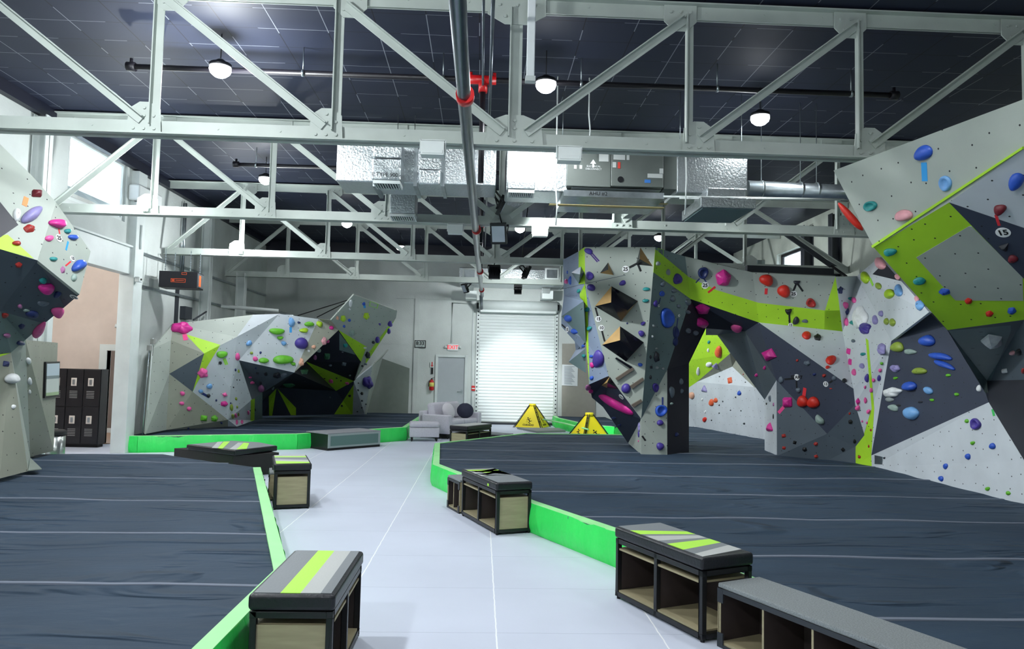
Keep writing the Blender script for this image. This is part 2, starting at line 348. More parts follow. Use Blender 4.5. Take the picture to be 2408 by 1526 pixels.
# ================================================================= TRUSSES, PIPES, DUCTS
TR = [(7.45, 'nearest'), (11.6, 'second nearest'), (15.8, 'third'), (19.5, 'farthest')]
CX, PANEL, ZB, ZT = .28, 1.8, 4.0, 5.40
RIV = WHITE
def rivets(bm, c, dirs, r=.016):
    for dx, dz in dirs: disc(bm, (c[0] + dx, c[1] - .018, c[2] + dz), (0, -1, 0), r, .012, 8)
def truss(Y, lab, xl, xr):
    t = empty('roof_truss', (0, 0, 0), 0, f'{lab} white riveted steel roof truss spanning the hall', 'truss', 'roof trusses')
    t.location = (CX, Y, ZB)
    def L_(name, bm, **k): 
        for v in bm.verts: v.co -= Vector((CX, Y, ZB))
        return link(name, bm, TRUSSM, t, **k)
    for name, z, s in (('bottom_chord', ZB, 1), ('top_chord', ZT + .17, -1)):
        bm = B(); bb = bm
        a = (z, z + .014) if s > 0 else (z - .014, z)
        v_ = (z, z + .15) if s > 0 else (z - .15, z)
        box(bm, xl, xr, Y - .1, Y + .1, *a); box(bm, xl, xr, Y - .024, Y - .012, *v_); box(bm, xl, xr, Y + .012, Y + .024, *v_)
        x = xl + .3
        while x < xr: rivets(bm, (x, Y, (v_[0] + v_[1]) / 2 + .012), ((0, 0),), .012); x += .62
        L_(name, bm)
    k0 = -3; k1 = 3
    for k in range(k0, k1 + 1):
        x = CX + k * PANEL
        bm = B(); w_ = .13 if k == 0 else .085
        box(bm, x - w_ / 2, x + w_ / 2, Y - .038, Y - .026, ZB + .02, ZT + .1); box(bm, x - w_ / 2, x - w_ / 2 + .012, Y - .1, Y - .038, ZB + .1, ZT + .06)
        L_('post', bm)
        sg = -1 if k <= 0 else 1
        # plates at the bottom and the top node
        bm = B()
        cx = x + (sg * .1 if k else 0); hw = .17 if k else .3
        g_ = Y - .052; slab(bm, [(cx - hw, g_, ZB + .016), (cx + hw, g_, ZB + .016), (cx + hw * .9, g_, ZB + .26), (cx + hw * .3, g_, ZB + .33), (cx - hw * .3, g_, ZB + .33), (cx - hw * .9, g_, ZB + .26)], (0, .012, 0))
        rivets(bm, (cx, Y - .034, ZB), [(i * hw * .6, .06) for i in (-1, 0, 1)] + [(i * hw * .55, .19) for i in (-1, 0, 1)] + [(0, .27)])
        L_('gusset_plate', bm)
        bm = B(); cx = x + (-sg * .1 if k else 0)
        g_ = Y - .052; slab(bm, [(cx - hw, g_, ZT + .154), (cx + hw, g_, ZT + .154), (cx + hw, g_, ZT - .02), (cx + hw * .4, g_, ZT - .12), (cx - hw * .4, g_, ZT - .12), (cx - hw, g_, ZT - .02)], (0, .012, 0))
        rivets(bm, (cx, Y - .034, ZT), [(i * hw * .6, .08) for i in (-1, 0, 1)] + [(i * hw * .4, -.04) for i in (-1, 1)])
        L_('gusset_plate', bm)
    def diag(xa, za, xb, zb):
        bm = B(); bar(bm, (xa, Y - .064, za), (xb, Y - .064, zb), .012, .085, up=(0, 0, 1)); bar(bm, (xa, Y - .092, za), (xb, Y - .092, zb), .045, .012, up=(0, 0, 1), off=(0, .036)); L_('diagonal_brace', bm)
    for k in range(-3, 0): diag(CX + k * PANEL + .05, ZT, CX + (k + 1) * PANEL - .12, ZB + .14)
    for k in range(1, 4): diag(CX + k * PANEL - .05, ZT, CX + (k - 1) * PANEL + .12, ZB + .14)
    diag(xl + .1, ZB + .1, CX - 3 * PANEL - .05, ZT); diag(xr - .1, ZB + .1, CX + 3 * PANEL + .05, ZT)
    return t
for Y, lab in TR: truss(Y, lab, XL + .08, XR - .02)
# sprinkler main and branch pipes
PIPEM = mat('grey_steel_pipe', '6e757c', .3, .85, noise=.1, nscale=8)
BPIPE = mat('black_iron_pipe', '15131a', .45)
pm = empty('sprinkler_main', (0, 0, 3.9), 0, 'long grey steel sprinkler main running down the hall under the trusses', 'pipe')
pts = [(-.20, 1.0, 3.93), (-.19, 6, 3.93), (-.12, 14, 3.93), (-.02, 22.3, 3.94)]
bm = B(); tube(bm, [Vector(p) - Vector((0, 0, 3.9)) for p in pts], .055, 16); link('pipe_run', bm, PIPEM, pm)
for y in (5.85, 11.6, 16.6, 20.5):
    x = -.20 + .18 * max(0, y - 4) / 18
    bm = B(); tube(bm, [(x, y - .05, .03), (x, y + .05, .03)], .075, 16); link('red_coupling', bm, RED, pm)
bm = B(); tube(bm, [(-.05, 22.3, .04), (-.03, 22.9, -.3)], .05, 12); link('pipe_elbow', bm, PIPEM, pm)
def branch(Y, x0, x1, z, lab, tee=True):
    t = empty('sprinkler_branch', (0, Y, z), 0, lab, 'pipe', 'black sprinkler branch pipes')
    bm = B(); tube(bm, [(x0, 0, 0), (x1, 0, 0)], .034, 10); link('pipe_run', bm, BPIPE, t)
    for x in (x0, x1):
        bm = B(); s = .05; tube(bm, [(x - s, 0, 0), (x + s, 0, 0)], .055, 10); tube(bm, [(x, 0, 0), (x, 0, .1)], .02, 8); link('end_cap', bm, BPIPE, t)
    x = x0 + .35
    while x < x1:
        bm = B(); tube(bm, [(x, 0, .03), (x, 0, ZC - z)], .007, 6); tube(bm, [(x - .015, 0, 0), (x + .015, 0, 0)], .042, 10); link('hanger_rod', bm, GALV, t); x += 1.7
    if tee:
        bm = B(); tube(bm, [(-.23, 0, 0), (.1, 0, 0)], .055, 12); tube(bm, [(-.06, 0, 0), (-.06, 0, -.16)], .055, 12)
        for dx in (-.21, .08): tube(bm, [(dx, 0, .02), (dx, 0, .09)], .02, 8)
        link('red_tee', bm, RED, t)
        bm = B(); tube(bm, [(-.06, 0, -.16), (-.06, 0, -1.28)], .036, 10); link('drop_pipe', bm, BPIPE, t)
    return t
branch(8.9, -4.3, 5.1, 5.28, 'black sprinkler branch pipe crossing under ceiling behind the nearest truss')
branch(13.2, -4.45, 4.2, 5.28, 'black sprinkler branch pipe crossing under ceiling behind the second truss')
branch(17.6, -4.0, 4.2, 5.28, 'black sprinkler branch pipe crossing under ceiling behind the third truss')
for dx, r, lab in ((-.06, .014, 'thin grey cable pipe along ceiling centre, left one of two'), (.03, .02, 'thin grey cable pipe along ceiling centre, right one of two')):
    pipe('ceiling_conduit', [(dx, 2, 5.2), (dx, 12, 5.2), (dx, 21, 5.2)], r, PIPEM, lab, 'conduit')
# high bay lamps
def bay(x, y, z, s, i, lab):
    t = empty('high_bay_lamp', (x, y, z), 0, lab, 'lamp', 'hanging high bay lamps')
    bm = B(); tube(bm, [(0, 0, .09), (0, 0, .04)], [.04, .10], 18); tube(bm, [(0, 0, .04), (0, 0, .0)], [.125, .13], 18); link('housing', bm, BLACK, t)
    bm = B(); tube(bm, [(0, 0, -.004), (0, 0, -.03), (0, 0, -.07), (0, 0, -.105), (0, 0, -.125)], [.12, .125, .11, .07, .02], 18); link('lens', bm, GLASSW, t)
    bm = B(); tube(bm, [(0, 0, .11), (0, 0, ZC - z)], .006, 6); link('hanging_cable', bm, BLK2, t)
    light('POINT', (x, y, z - .25), K_BAY * s * (1.9 if x < -3 and y < 10 else .25 if x < -3 and y < 14 else .07), (.93, .98, 1), .14, name='high_bay_spill')
    light('SPOT', (x, y, z - .16), K_BAY * s, (.93, .98, 1), .12, (x, y, 0), 165, .5, name='high_bay_light')
BL = ['round high bay lamp hanging left behind the nearest truss', 'round high bay lamp hanging near centre behind the nearest truss', 'round high bay lamp hanging right behind the nearest truss',
      'round high bay lamp above third truss at left', 'small round lamp glowing at centre beyond the third truss', 'small round lamp left of centre beyond the third truss', 'small round lamp right above the arch tower', 'small faint round lamp near the far end of the hall']
for i, (x, y, z, s) in enumerate(BAYS):
    bay(x, y, z, s, i, BL[i] if i < len(BL) else ['unseen high bay lamp added near the camera at left', 'unseen high bay lamp added near the camera at centre', 'unseen high bay lamp added near the camera at right', 'unseen high bay lamp added behind the camera at left', 'unseen high bay lamp added behind the camera at centre', 'unseen high bay lamp added behind the camera at right'][i - len(BL)])
# flood lights clamped to the centre line
LENS = mat('flood_lens', '9aa6b2', .15, emit=.15)
def flood(p, target, lab, w_=.27, h_=.33, watts=0, cone=110):
    t = empty('flood_light', p, 0, lab, 'flood light', 'black flood lights on the trusses')
    q = (Vector(target) - Vector(p)).to_track_quat('-Z', 'Y'); t.rotation_mode = 'QUATERNION'; t.rotation_quaternion = q
    bm = B(); box(bm, -w_ / 2, w_ / 2, -h_ / 2, h_ / 2, 0, .05)
    for k in range(5): box(bm, -w_ * .35 + k * w_ * .165, -w_ * .33 + k * w_ * .165, -h_ * .3, h_ * .3, .05, .08)
    link('housing', bm, BLACK, t, bevel=.006)
    bm = B(); box(bm, -w_ / 2, w_ / 2, -h_ / 2, h_ / 2, -.012, 0, 0); o = link('front_frame', bm, BLACK, t)
    bm = B(); box(bm, -w_ * .4, w_ * .4, -h_ * .38, h_ * .38, -.02, -.012); link('lens', bm, LENS, t)
    bm = B(); 
    for s in (-1, 1): bar(bm, (s * w_ * .53, 0, .02), (s * w_ * .53, h_ * .25, .2), .012, .03)
    bar(bm, (-w_ * .53, h_ * .25, .2), (w_ * .53, h_ * .25, .2), .03, .012); link('bracket', bm, BLACK, t)
    Yt = min((y for y, _ in TR), key=lambda y: abs(y - p[1])); pv = Vector(p); me_ = Vector((p[0], Yt - .02, 4.01)) if abs(Yt - p[1]) < .75 else Vector((p[0], p[1], ZC))
    bm = B(); tube(bm, [q.inverted() @ Vector((0, 0, .0)) + Vector((0, h_ * .25, .2)), q.inverted() @ (me_ - pv)], .012, 8); link('mount_arm', bm, BLACK, t)
    if watts: light('SPOT', Vector(p) + (Vector(target) - Vector(p)).normalized() * .1, watts, (.93, .98, 1), .12, target, cone, .7, name='flood_beam')
flood((.28, 10.9, 4.2), (6.0, 11.4, 1.6), 'black flood light high on centre line between nearest and second truss', watts=K_FLOOD * 1.5, cone=125)
flood((.22, 11.35, 3.83), (-1.0, 5.0, .8), 'large black flood light hanging under the centre of second truss', .25, .33)
flood((.24, 15.6, 3.78), (1.15, YB, 1.5), 'tilted black flood light under centre of third truss', .24, .3, watts=K_FLOOD * 4.8, cone=24)
flood((1.0, 16.8, 3.95), (6.2, 18.5, 1.6), 'black flood light hanging right of centre beyond third truss', .22, .3, watts=K_FLOOD * 2.4, cone=100)
flood((-.5, 20.0, 3.9), (-5, 17.0, 1.2), 'small black flood light at left under farthest truss', .2, .26, watts=K_FLOOD * .25, cone=80)
flood((.95, 20.0, 3.9), (1.0, YB, 2.6), 'small black flood light at right under farthest truss', .2, .26, watts=K_FLOOD * .75, cone=130)
# small lamps sitting on the bottom chords: the two glaring ones at left
for x, Y, lab in ((-5.22, 11.49, 'small lamp glaring on bottom chord of second truss at left'), (-5.12, 15.69, 'small lamp glaring on bottom chord of third truss at left')):
    t = empty('chord_lamp', (x, Y, 4.07), 0, lab, 'lamp', 'small lamps on the truss chords')
    bm = B(); box(bm, -.05, .05, -.03, .0, -.03, .05); link('housing', bm, WHITE, t, bevel=.004)
    bm = B(); disc(bm, (0, -.03, .01), (0, -1, 0), .04, .02); link('lens', bm, GLASSW, t)
    light('POINT', (x, Y - .2, 4.12), 120, (.93, .98, 1), .05, name='chord_light')
# LED batten beside the centre post
t = empty('batten_light', (.42, 7.2, 5.0), 0, 'white vertical tube batten beside the centre post of the nearest truss', 'lamp')
bm = B(); box(bm, -.04, .04, -.03, .03, -.35, .5); link('diffuser', bm, mat('batten_diffuser', 'eef4f6', .4), t, bevel=.008)
bm = B(); box(bm, -.05, .05, -.04, .04, -.4, -.35); link('end_cap', bm, WHITE, t)
# speakers hung under the trusses
for px, py, Y, s, lab in ((1018, 352, 7.3, 1, 'white box speaker under nearest truss left of the steel pipe column'), (1338, 366, 7.3, 1, 'white box speaker under nearest truss in front of air handler'), (1071, 540, 11.4, 1, 'white box speaker under second truss left of centre'), (1270, 546, 11.4, 1, 'white box speaker under second truss right of centre'), (1104, 678, 20.6, .9, 'small white box speaker at far end left of centre'), (1284, 684, 20.6, .9, 'small white box speaker at far end right of centre')):
    p = atY(px, py, Y); t = empty('ceiling_speaker', p, 0, lab, 'speaker', 'white box speakers under the trusses')
    bm = B(); box(bm, -.115 * s, .115 * s, -.07, .07, -.07 * s, .07 * s); box(bm, -.1 * s, .1 * s, -.075, -.07, -.055 * s, -.02 * s); link('cabinet', bm, WHITE, t, bevel=.012)
    bm = B()
    for q in (-1, 1): box(bm, q * .125 * s - .006, q * .125 * s + .006, -.015, .015, -.03, .1)
    box(bm, -.125 * s, .125 * s, -.015, .015, .09, .1); link('bracket', bm, WHITE, t)
# duct run between the nearest and second truss
DY = 9.8
def px_box(bm, x0, x1, y0, y1, Y, depth, mi=0):
    a = atY(x0, y0, Y); b = atY(x1, y1, Y); box(bm, min(a.x, b.x), max(a.x, b.x), Y, Y + depth, min(a.z, b.z), max(a.z, b.z), mi)
def vent(parent, x, y0, z0, w_, h_, n, m=WHITE):
    bm = B(); 
    box(bm, x - w_ / 2, x + w_ / 2, y0, y0 + h_, z0 - .02, z0 - .01, 1)
    for k in range(n): 
        xx = x - w_ / 2 + w_ * (k + .5) / n; box(bm, xx - .006, xx + .006, y0, y0 + h_, z0 - .035, z0 - .01)
    for a, b, c, d in ((x - w_ / 2 - .02, x + w_ / 2 + .02, y0 - .02, y0), (x - w_ / 2 - .02, x + w_ / 2 + .02, y0 + h_, y0 + h_ + .02), (x - w_ / 2 - .02, x - w_ / 2, y0, y0 + h_), (x + w_ / 2, x + w_ / 2 + .02, y0, y0 + h_)): box(bm, a, b, c, d, z0 - .04, z0)
    link('vent_grille', bm, [m, DARK], parent)
t = empty('air_duct', (0, 0, 0), 0, 'long silver foil-wrapped duct section left of the centre post', 'duct')
bm = B(); px_box(bm, 793, 1166, 331, 437, DY, .7); link('duct_body', bm, FOIL, t, bevel=.015)
for x in (880, 975, 1040, 1110):
    bm = B(); px_box(bm, x, x + 5, 330, 438, DY - .012, .72); link('foil_band', bm, GALV, t)
bm = B(); px_box(bm, 879, 944, 332, 372, DY - .35, .35); px_box(bm, 876, 942, 371, 424, DY - .42, .42); link('branch_boot', bm, FOIL, t, bevel=.015)
a = atY(909, 424, DY - .42); vent(t, a.x, DY - .4, a.z, .3, .3, 9)
bm = B(); px_box(bm, 984, 1035, 396, 434, DY - .14, .14); link('access_panel', bm, FOIL, t, bevel=.02)
t = empty('air_duct', (0, 0, 0), 0, 'silver foil duct boot with slatted vent hanging behind the long left duct', 'duct')
bm = B(); px_box(bm, 918, 976, 447, 503, 11.0, .4); px_box(bm, 921, 972, 430, 447, 11.05, .3); link('duct_body', bm, FOIL, t, bevel=.015)
a = atY(946, 503, 11.0); vent(t, a.x, 11.0, a.z, .33, .35, 10)
t = empty('air_duct', (0, 0, 0), 0, 'bright silver foil duct section right of the centre post with a vent', 'duct')
bm = B(); px_box(bm, 1192, 1335, 345, 452, DY, .7); link('duct_body', bm, FOIL, t, bevel=.015)
bm = B(); px_box(bm, 1194, 1258, 425, 445, DY - .3, .3); link('branch_boot', bm, FOIL, t, bevel=.01)
a = atY(1226, 446, DY - .3); vent(t, a.x, DY - .28, a.z, .3, .26, 12)
t = empty('air_duct', (0, 0, 0), 0, 'small silver duct boot with a vent beyond the centre post', 'duct')
bm = B(); px_box(bm, 1188, 1228, 455, 520, 11.9, .3); link('duct_body', bm, FOIL, t, bevel=.01)
a = atY(1208, 520, 11.9); vent(t, a.x, 11.9, a.z, .24, .25, 7)
# air handler
AH = mat('air_handler_grey', '6c736f', .45, .2, noise=.04)
t = empty('air_handler', (0, 0, 0), 0, 'grey cabinet air handler unit hanging between two silver ducts', 'air handler')
bm = B(); px_box(bm, 1334, 1436, 352, 440, DY - .1, .8); px_box(bm, 1438, 1560, 352, 441, DY - .1, .8); px_box(bm, 1561, 1592, 356, 446, DY, .7); link('cabinet', bm, AH, t, bevel=.008)
bm = B(); px_box(bm, 1326, 1562, 446, 468, DY - .2, 1.0); px_box(bm, 1344, 1555, 441, 447, DY - .1, .8); link('drain_pan', bm, GALV, t, bevel=.006)
bm = B(); px_box(bm, 1292, 1562, 480, 487, DY - .15, .1); px_box(bm, 1320, 1572, 470, 478, DY + .5, .1); link('wood_support', bm, mat('pine_lumber', 'b3a36e', .6), t)
for x0, x1, y0, y1 in ((1350, 1356, 388, 397), (1363, 1369, 388, 397), (1409, 1431, 354, 380), (1443, 1470, 355, 376), (1474, 1480, 356, 376), (1441, 1449, 381, 394), (1523, 1558, 408, 419), (1551, 1560, 396, 408)): bm = B(); px_box(bm, x0, x1, y0, y1, DY - .105, .01); link('label_sticker', bm, mat('sticker_white', 'c4c9c7', .5), t)
for x0, x1, y0, y1 in ((1540, 1547, 357, 366), (1453, 1459, 381, 396)): bm = B(); px_box(bm, x0, x1, y0, y1, DY - .107, .01); link('warning_sticker', bm, mat('sticker_red', 'd0453a', .5), t)
bm = B(); px_box(bm, 1516, 1530, 422, 430, DY - .106, .01); link('label_sticker', bm, mat('sticker_blue', '3f7fd0', .5), t)
c = atY(1459, 422, DY - .1); bm = B(); disc(bm, c, (0, -1, 0), .04, .012, 20); link('round_gauge', bm, BLACK, t)
c = atY(1395, 385, DY - .103); bm = B(); slab(bm, [c + Vector(v) for v in ((-.012, 0, -.05), (.012, 0, -.05), (.012, 0, .0), (.04, 0, .0), (0, 0, .06), (-.04, 0, .0), (-.012, 0, .0))], (0, .004, 0)); link('arrow_mark', bm, mat('print_white', 'e8ecec', .5), t)
fr = lambda p: Matrix.Translation(p) @ Matrix.Rotation(math.pi / 2, 4, 'X')
PW = MATS['print_white']
for i, s in enumerate(('ELECTRICAL', 'DISCONNECT')): text('printed_words', s, .034, PW, t, fr(atY(1396, 391 + i * 6.5, DY - .104)), .001)
text('handwritten_mark', 'AHU #2', .07, BLK2, t, fr(atY(1407, 455.5, DY - .206)), .001)
FT = (876, 942)
text('printed_words', 'E TYPE 900 -', .07, BLACK, bpy.data.objects['air_duct'], fr(atY(909, 411, DY - .425)), .001)
t = empty('air_duct', (0, 0, 0), 0, 'large bright silver foil duct box at right with square plenum below', 'duct')
bm = B(); px_box(bm, 1592, 1758, 358, 458, DY, .7); px_box(bm, 1662, 1758, 440, 478, DY - .2, .6); link('duct_body', bm, FOIL, t, bevel=.015)
bm = B(); a = atY(1662, 478, DY - .4); b = atY(1768, 497, DY - .4); c = atY(1640, 478, DY - .4)
box(bm, c.x, b.x, DY - .55, DY + .35, b.z, a.z + .05); link('plenum_box', bm, FOIL, t, bevel=.01)
bm = B(); box(bm, c.x + .03, b.x - .03, DY - .52, DY + .32, b.z - .012, b.z); link('return_filter', bm, mat('filter_grey', '5f7478', .8), t)
t = tag(None or empty('round_duct', (0, 0, 0)), 'round galvanized duct running right from the silver duct box', 'duct')
a = atY(1757, 443, DY + .3); bm = B(); tube(bm, [(a.x, DY + .3, a.z), (XR, DY + .3, a.z - .05)], .11, 20); link('duct_tube', bm, GALV, t)
for x in (1790, 1882, 1920):
    q = atY(x, 443, DY + .3); bm = B(); tube(bm, [(q.x - .015, DY + .3, a.z), (q.x + .015, DY + .3, a.z)], .118, 20); tube(bm, [(q.x, DY + .3, a.z), (q.x, DY + .3, ZC)], .006, 6); link('hanger_strap', bm, GALV, t)
a = atY(1560, 462, DY - .2); b = atY(1985, 469, DY - .2)
pipe('refrigerant_line', [a, b], .014, WHITE, 'upper white insulated line running right below the round duct', 'pipe')
pipe('refrigerant_line', [a + Vector((.2, -.06, -.03)), b + Vector((0, -.06, -.02))], .012, WHITE, 'lower white insulated line running right below the round duct', 'pipe')
for x, y0, y1, lab in ((1611, 340, 505, 'white thin drain pipe hanging beside the right silver duct'), (1307, 440, 530, 'thin white cable hanging left of the air handler'), (1385, 270, 345, 'short grey flexible cable dropping from ceiling above the air handler')):
    pipe('hanging_cable', [Vector((atY(x, y0, DY - .3).x, DY - .3, ZC)), atY(x, y0, DY - .3), atY(x + 3, (y0 + y1) / 2, DY - .3), atY(x, y1, DY - .3)], .01, WHITE, lab, 'cable')
# far silver duct at the back wall with two vents
for ob in [o for o in col.objects if o.name.startswith(('air_duct', 'air_handler')) and o.parent is None]:
    cs = [Vector(c_) for ch in ob.children for c_ in ch.bound_box]; x0, x1 = min(c_.x for c_ in cs), max(c_.x for c_ in cs); y0, y1 = min(c_.y for c_ in cs), max(c_.y for c_ in cs); zt = max(c_.z for c_ in cs)
    for x in (x0 + .06, x1 - .06):
        bm = B(); tube(bm, [(x, (y0 + y1) / 2, zt - .02), (x, (y0 + y1) / 2, ZC)], .006, 6); link('hanger_rod', bm, GALV, ob)
t = empty('air_duct', (0, 0, 0), 0, 'silver duct along back wall above the roller door', 'duct')
bm = B(); px_box(bm, 1080, 1330, 628, 668, 21.6, 1.64); link('duct_body', bm, FOIL, t, bevel=.02)
for x in (1104, 1298):
    bm = B(); px_box(bm, x - 16, x + 16, 630, 658, 21.56, .03); px_box(bm, x - 12, x + 12, 634, 654, 21.55, .01, 1); link('vent_grille', bm, [WHITE, GALV], t)
for x, lab in ((1108, 'small grey duct box low on the back wall at left of roller door hood'), (1288, 'small grey duct box on the back wall above right end of roller door')):
    bm = B(); px_box(bm, x - 13, x + 13, 683, 703, 22.6, .8); tag(link('duct_box', bm, WHITE, bevel=.01), lab, 'duct')
# air conditioner, hanging filter box
a = atX(303, 412, XL); b = atX(372, 440, XL)
t = empty('air_conditioner', (XL, a.y, 4.95), 0, 'white wall-mounted air conditioner right of the bright window', 'air conditioner')
bm = B(); box(bm, 0, .22, 0, 1.0, -.14, .16); link('body', bm, mat('ac_white_plastic', 'e2e6e4', .35), t, bevel=.03, seg=3)
bm = B(); box(bm, .08, .225, .1, .9, -.15, -.12); link('air_vent', bm, DARK, t)
p = atY(419, 657, 15.2)
t = empty('air_filter_box', p, .12, 'black box air filter unit with orange logo hanging on chains at left', 'air filter')
bm = B(); box(bm, -.37, .37, 0, .5, -.165, .165); link('housing', bm, mat('black_filter_box', '14141d', .45), t, bevel=.008)
bm = B(); box(bm, .37, .385, .04, .46, -.14, .14); link('side_grille', bm, GALV, t)
OR = mat('orange_print', 'ef5a28', .5)
bm = B(); box(bm, .385, .39, .07, .2, -.12, .1); link('filter_label', bm, OR, t)
bm = B()
for x0, x1, z0, z1 in ((-.14, .14, .01, .018), (-.14, .14, -.058, -.05), (-.14, -.133, -.05, .01), (.133, .14, -.05, .01), (-.12, -.07, -.04, .0), (-.05, .11, -.024, -.014), (.06, .16, .1, .108), (.06, .16, .138, .146), (.06, .067, .1, .146), (.153, .16, .1, .146)): box(bm, x0, x1, -.004, 0, z0, z1)
link('logo_print', bm, OR, t)
for x, y in ((-.27, .05), (.22, .02), (.3, .45), (-.2, .45)):
    bm = B(); top = 4.0 - p.z
    z = .165; k = 0
    while z < top:
        if k % 2: box(bm, x - .012, x + .012, y - .003, y + .003, z, z + .03)
        else: box(bm, x - .003, x + .003, y - .012, y + .012, z, z + .03)
        z += .026; k += 1
    link('chain', bm, GALV, t)
# rods and tubes behind the left rear climbing wall top
for pa, pb, ya, yb, r, m, lab in (((700, 742), (820, 705), 17.6, 17.6, .012, BLK2, 'upper black brace rod behind the left rear wall top'), ((745, 746), (812, 712), 17.6, 17.6, .012, BLK2, 'lower black brace rod behind the left rear wall top'),
        ((520, 720), (655, 731), 17.9, 18.2, .045, WHITE, 'white steel tube lying behind the top of the left rear wall'), ((660, 735), (690, 744), 17.8, 17.6, .03, GALV, 'short galvanized brace behind top of the left rear wall'),
        ((455, 752), (485, 733), 16.6, 17.5, .02, DARK, 'short dark brace at the white column behind left rear wall')):
    pipe('brace_rod', [atY(*pa, ya), atY(*pb, yb)], r, m, lab, 'brace')
# steel frame seen over the arch wall at right
t = empty('support_beam', (0, 0, 0), 0, 'dark steel truss end over the arch wall in front of the right window', 'beam')
bm = B(); bar(bm, atY(1755, 632, 15.4), atY(1958, 640, 15.4), .12, .14); bar(bm, atY(1840, 545, 15.4), atY(1955, 625, 15.4), .05, .09); link('dark_beam', bm, DARK, t)
pipe('brace_rod', [atY(1955, 625, 15.4), atY(1990, 650, 15.0)], .03, BLK2, 'black brace rod at the right end of the arch wall top', 'brace')
# ================================================================= CLIMBING WALLS
PM = {
 'light': panel_mat('light_grey_panel_paint', 'a2aaa2'), 'white': panel_mat('pale_grey_panel_paint', 'c3cad0'), 'warm': panel_mat('warm_grey_panel_paint', '8e9184'),
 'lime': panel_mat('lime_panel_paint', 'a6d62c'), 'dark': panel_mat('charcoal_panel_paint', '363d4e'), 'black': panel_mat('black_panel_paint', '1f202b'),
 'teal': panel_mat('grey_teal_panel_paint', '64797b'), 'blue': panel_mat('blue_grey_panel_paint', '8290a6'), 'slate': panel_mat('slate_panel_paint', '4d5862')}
PNAME = {'light': 'light_grey_panel', 'white': 'pale_panel', 'warm': 'warm_grey_panel', 'lime': 'lime_panel', 'dark': 'charcoal_panel', 'black': 'black_panel', 'teal': 'teal_grey_panel', 'blue': 'blue_grey_panel', 'slate': 'slate_panel'}
FACETS = []   # (tri points, normal, facet name, wall)
def tri_px(pts):
    """ear-clip triangulation of a pixel polygon via bmesh"""
    bm = B(); vs = [bm.verts.new((p[0], -p[1], 0)) for p in pts]; f = bm.faces.new(vs); bm.verts.index_update()
    r = bmesh.ops.triangulate(bm, faces=[f]); out = [[v.index for v in t.verts] for t in bm.faces]; bm.free(); return out
def clip(poly, tri):
    """Sutherland-Hodgman in pixel space"""
    def area(p): return sum(p[i][0] * p[(i + 1) % len(p)][1] - p[(i + 1) % len(p)][0] * p[i][1] for i in range(len(p)))
    if area(tri) < 0: tri = tri[::-1]
    out = list(poly)
    for i in range(3):
        a, b = tri[i], tri[(i + 1) % 3]; inp, out = out, []
        if not inp: return []
        side = lambda p: (b[0] - a[0]) * (p[1] - a[1]) - (b[1] - a[1]) * (p[0] - a[0])
        for j in range(len(inp)):
            p, q = inp[j - 1], inp[j]; sp, sq = side(p), side(q)
            if (sp >= 0) != (sq >= 0):
                t = sp / (sp - sq); out.append((p[0] + t * (q[0] - p[0]), p[1] + t * (q[1] - p[1])))
            if sq >= 0: out.append(q)
    return out if len(out) > 2 and abs(area(out)) > .5 else []
def uv_metres(o, n):
    n = Vector(n).normalized(); u = n.cross(Vector((0, 0, 1)))
    u = u.normalized() if u.length > .05 else Vector((1, 0, 0)); v = u.cross(n)
    me = o.data; uvl = me.uv_layers.new(name='UVMap')
    for lp in me.loops:
        c = me.vertices[lp.vertex_index].co; uvl.data[lp.index].uv = (c.dot(u), c.dot(v))
def nrm(a, b, c):
    n = (b - a).cross(c - a).normalized()
    return n if n.dot(CAM - a) > 0 else -n
def facet(wall, V, keys, colour, fname, thick=.035, label=None):
    P2 = [V[k][:2] for k in keys]; P3 = [atY(*V[k]) for k in keys]
    tris = tri_px(P2); bm = B(); ns = Vector()
    for t in tris:
        n = nrm(*[P3[i] for i in t]); ar = (P3[t[1]] - P3[t[0]]).cross(P3[t[2]] - P3[t[0]]).length; ns += n * ar
        FACETS.append(([P3[i] for i in t], n, fname, [P2[i] for i in t]))
    n = ns.normalized()
    fr_ = [bm.verts.new(p) for p in P3]; bk = [bm.verts.new(p - n * thick) for p in P3]
    for t in tris:
        bm.faces.new([fr_[i] for i in t]); bm.faces.new([bk[i] for i in t][::-1])
    m_ = len(P3)
    for i in range(m_): bm.faces.new((fr_[i], fr_[(i + 1) % m_], bk[(i + 1) % m_], bk[i]))
    o = link(PNAME[colour], bm, PM[colour], wall); uv_metres(o, n)
    return o
def stripe(wall, poly, colour, fname, name=None, lift=.003):
    """paint stripe lying on the triangles of the named facets"""
    bm = B(); names = fname if isinstance(fname, tuple) else (fname,)
    n0 = None
    for P3, n, fn, P2 in FACETS:
        if fn not in names: continue
        c = clip(poly, P2)
        if not c: continue
        n0 = n; d0 = P3[0].dot(n) - CAM.dot(n)
        vs = []
        for p in c:
            r = ray(*p); vs.append(CAM + r * (d0 / r.dot(n)) + n * lift)
        a = [bm.verts.new(v) for v in vs]; b = [bm.verts.new(v - n * lift) for v in vs]
        bm.faces.new(a); bm.faces.new(b[::-1]); k = len(a)
        for i in range(k): bm.faces.new((a[i], a[(i + 1) % k], b[(i + 1) % k], b[i]))
    if n0 is None: print('stripe missed', fname); bm.free(); return
    o = link(name or PNAME[colour].replace('panel', 'stripe'), bm, PM[colour], wall); uv_metres(o, n0); return o

def planar(V, ref, others):
    a, b_, c_ = [atY(*V[k]) for k in ref]; n = (b_ - a).cross(c_ - a).normalized()
    for k in others:
        r = ray(*V[k][:2]); y = r.y * ((a - CAM).dot(n) / r.dot(n))
        if abs(y - V[k][2]) < 2.2: V[k] = (V[k][0], V[k][1], y)
        else: print('planar skipped', k, V[k], round(y, 2))
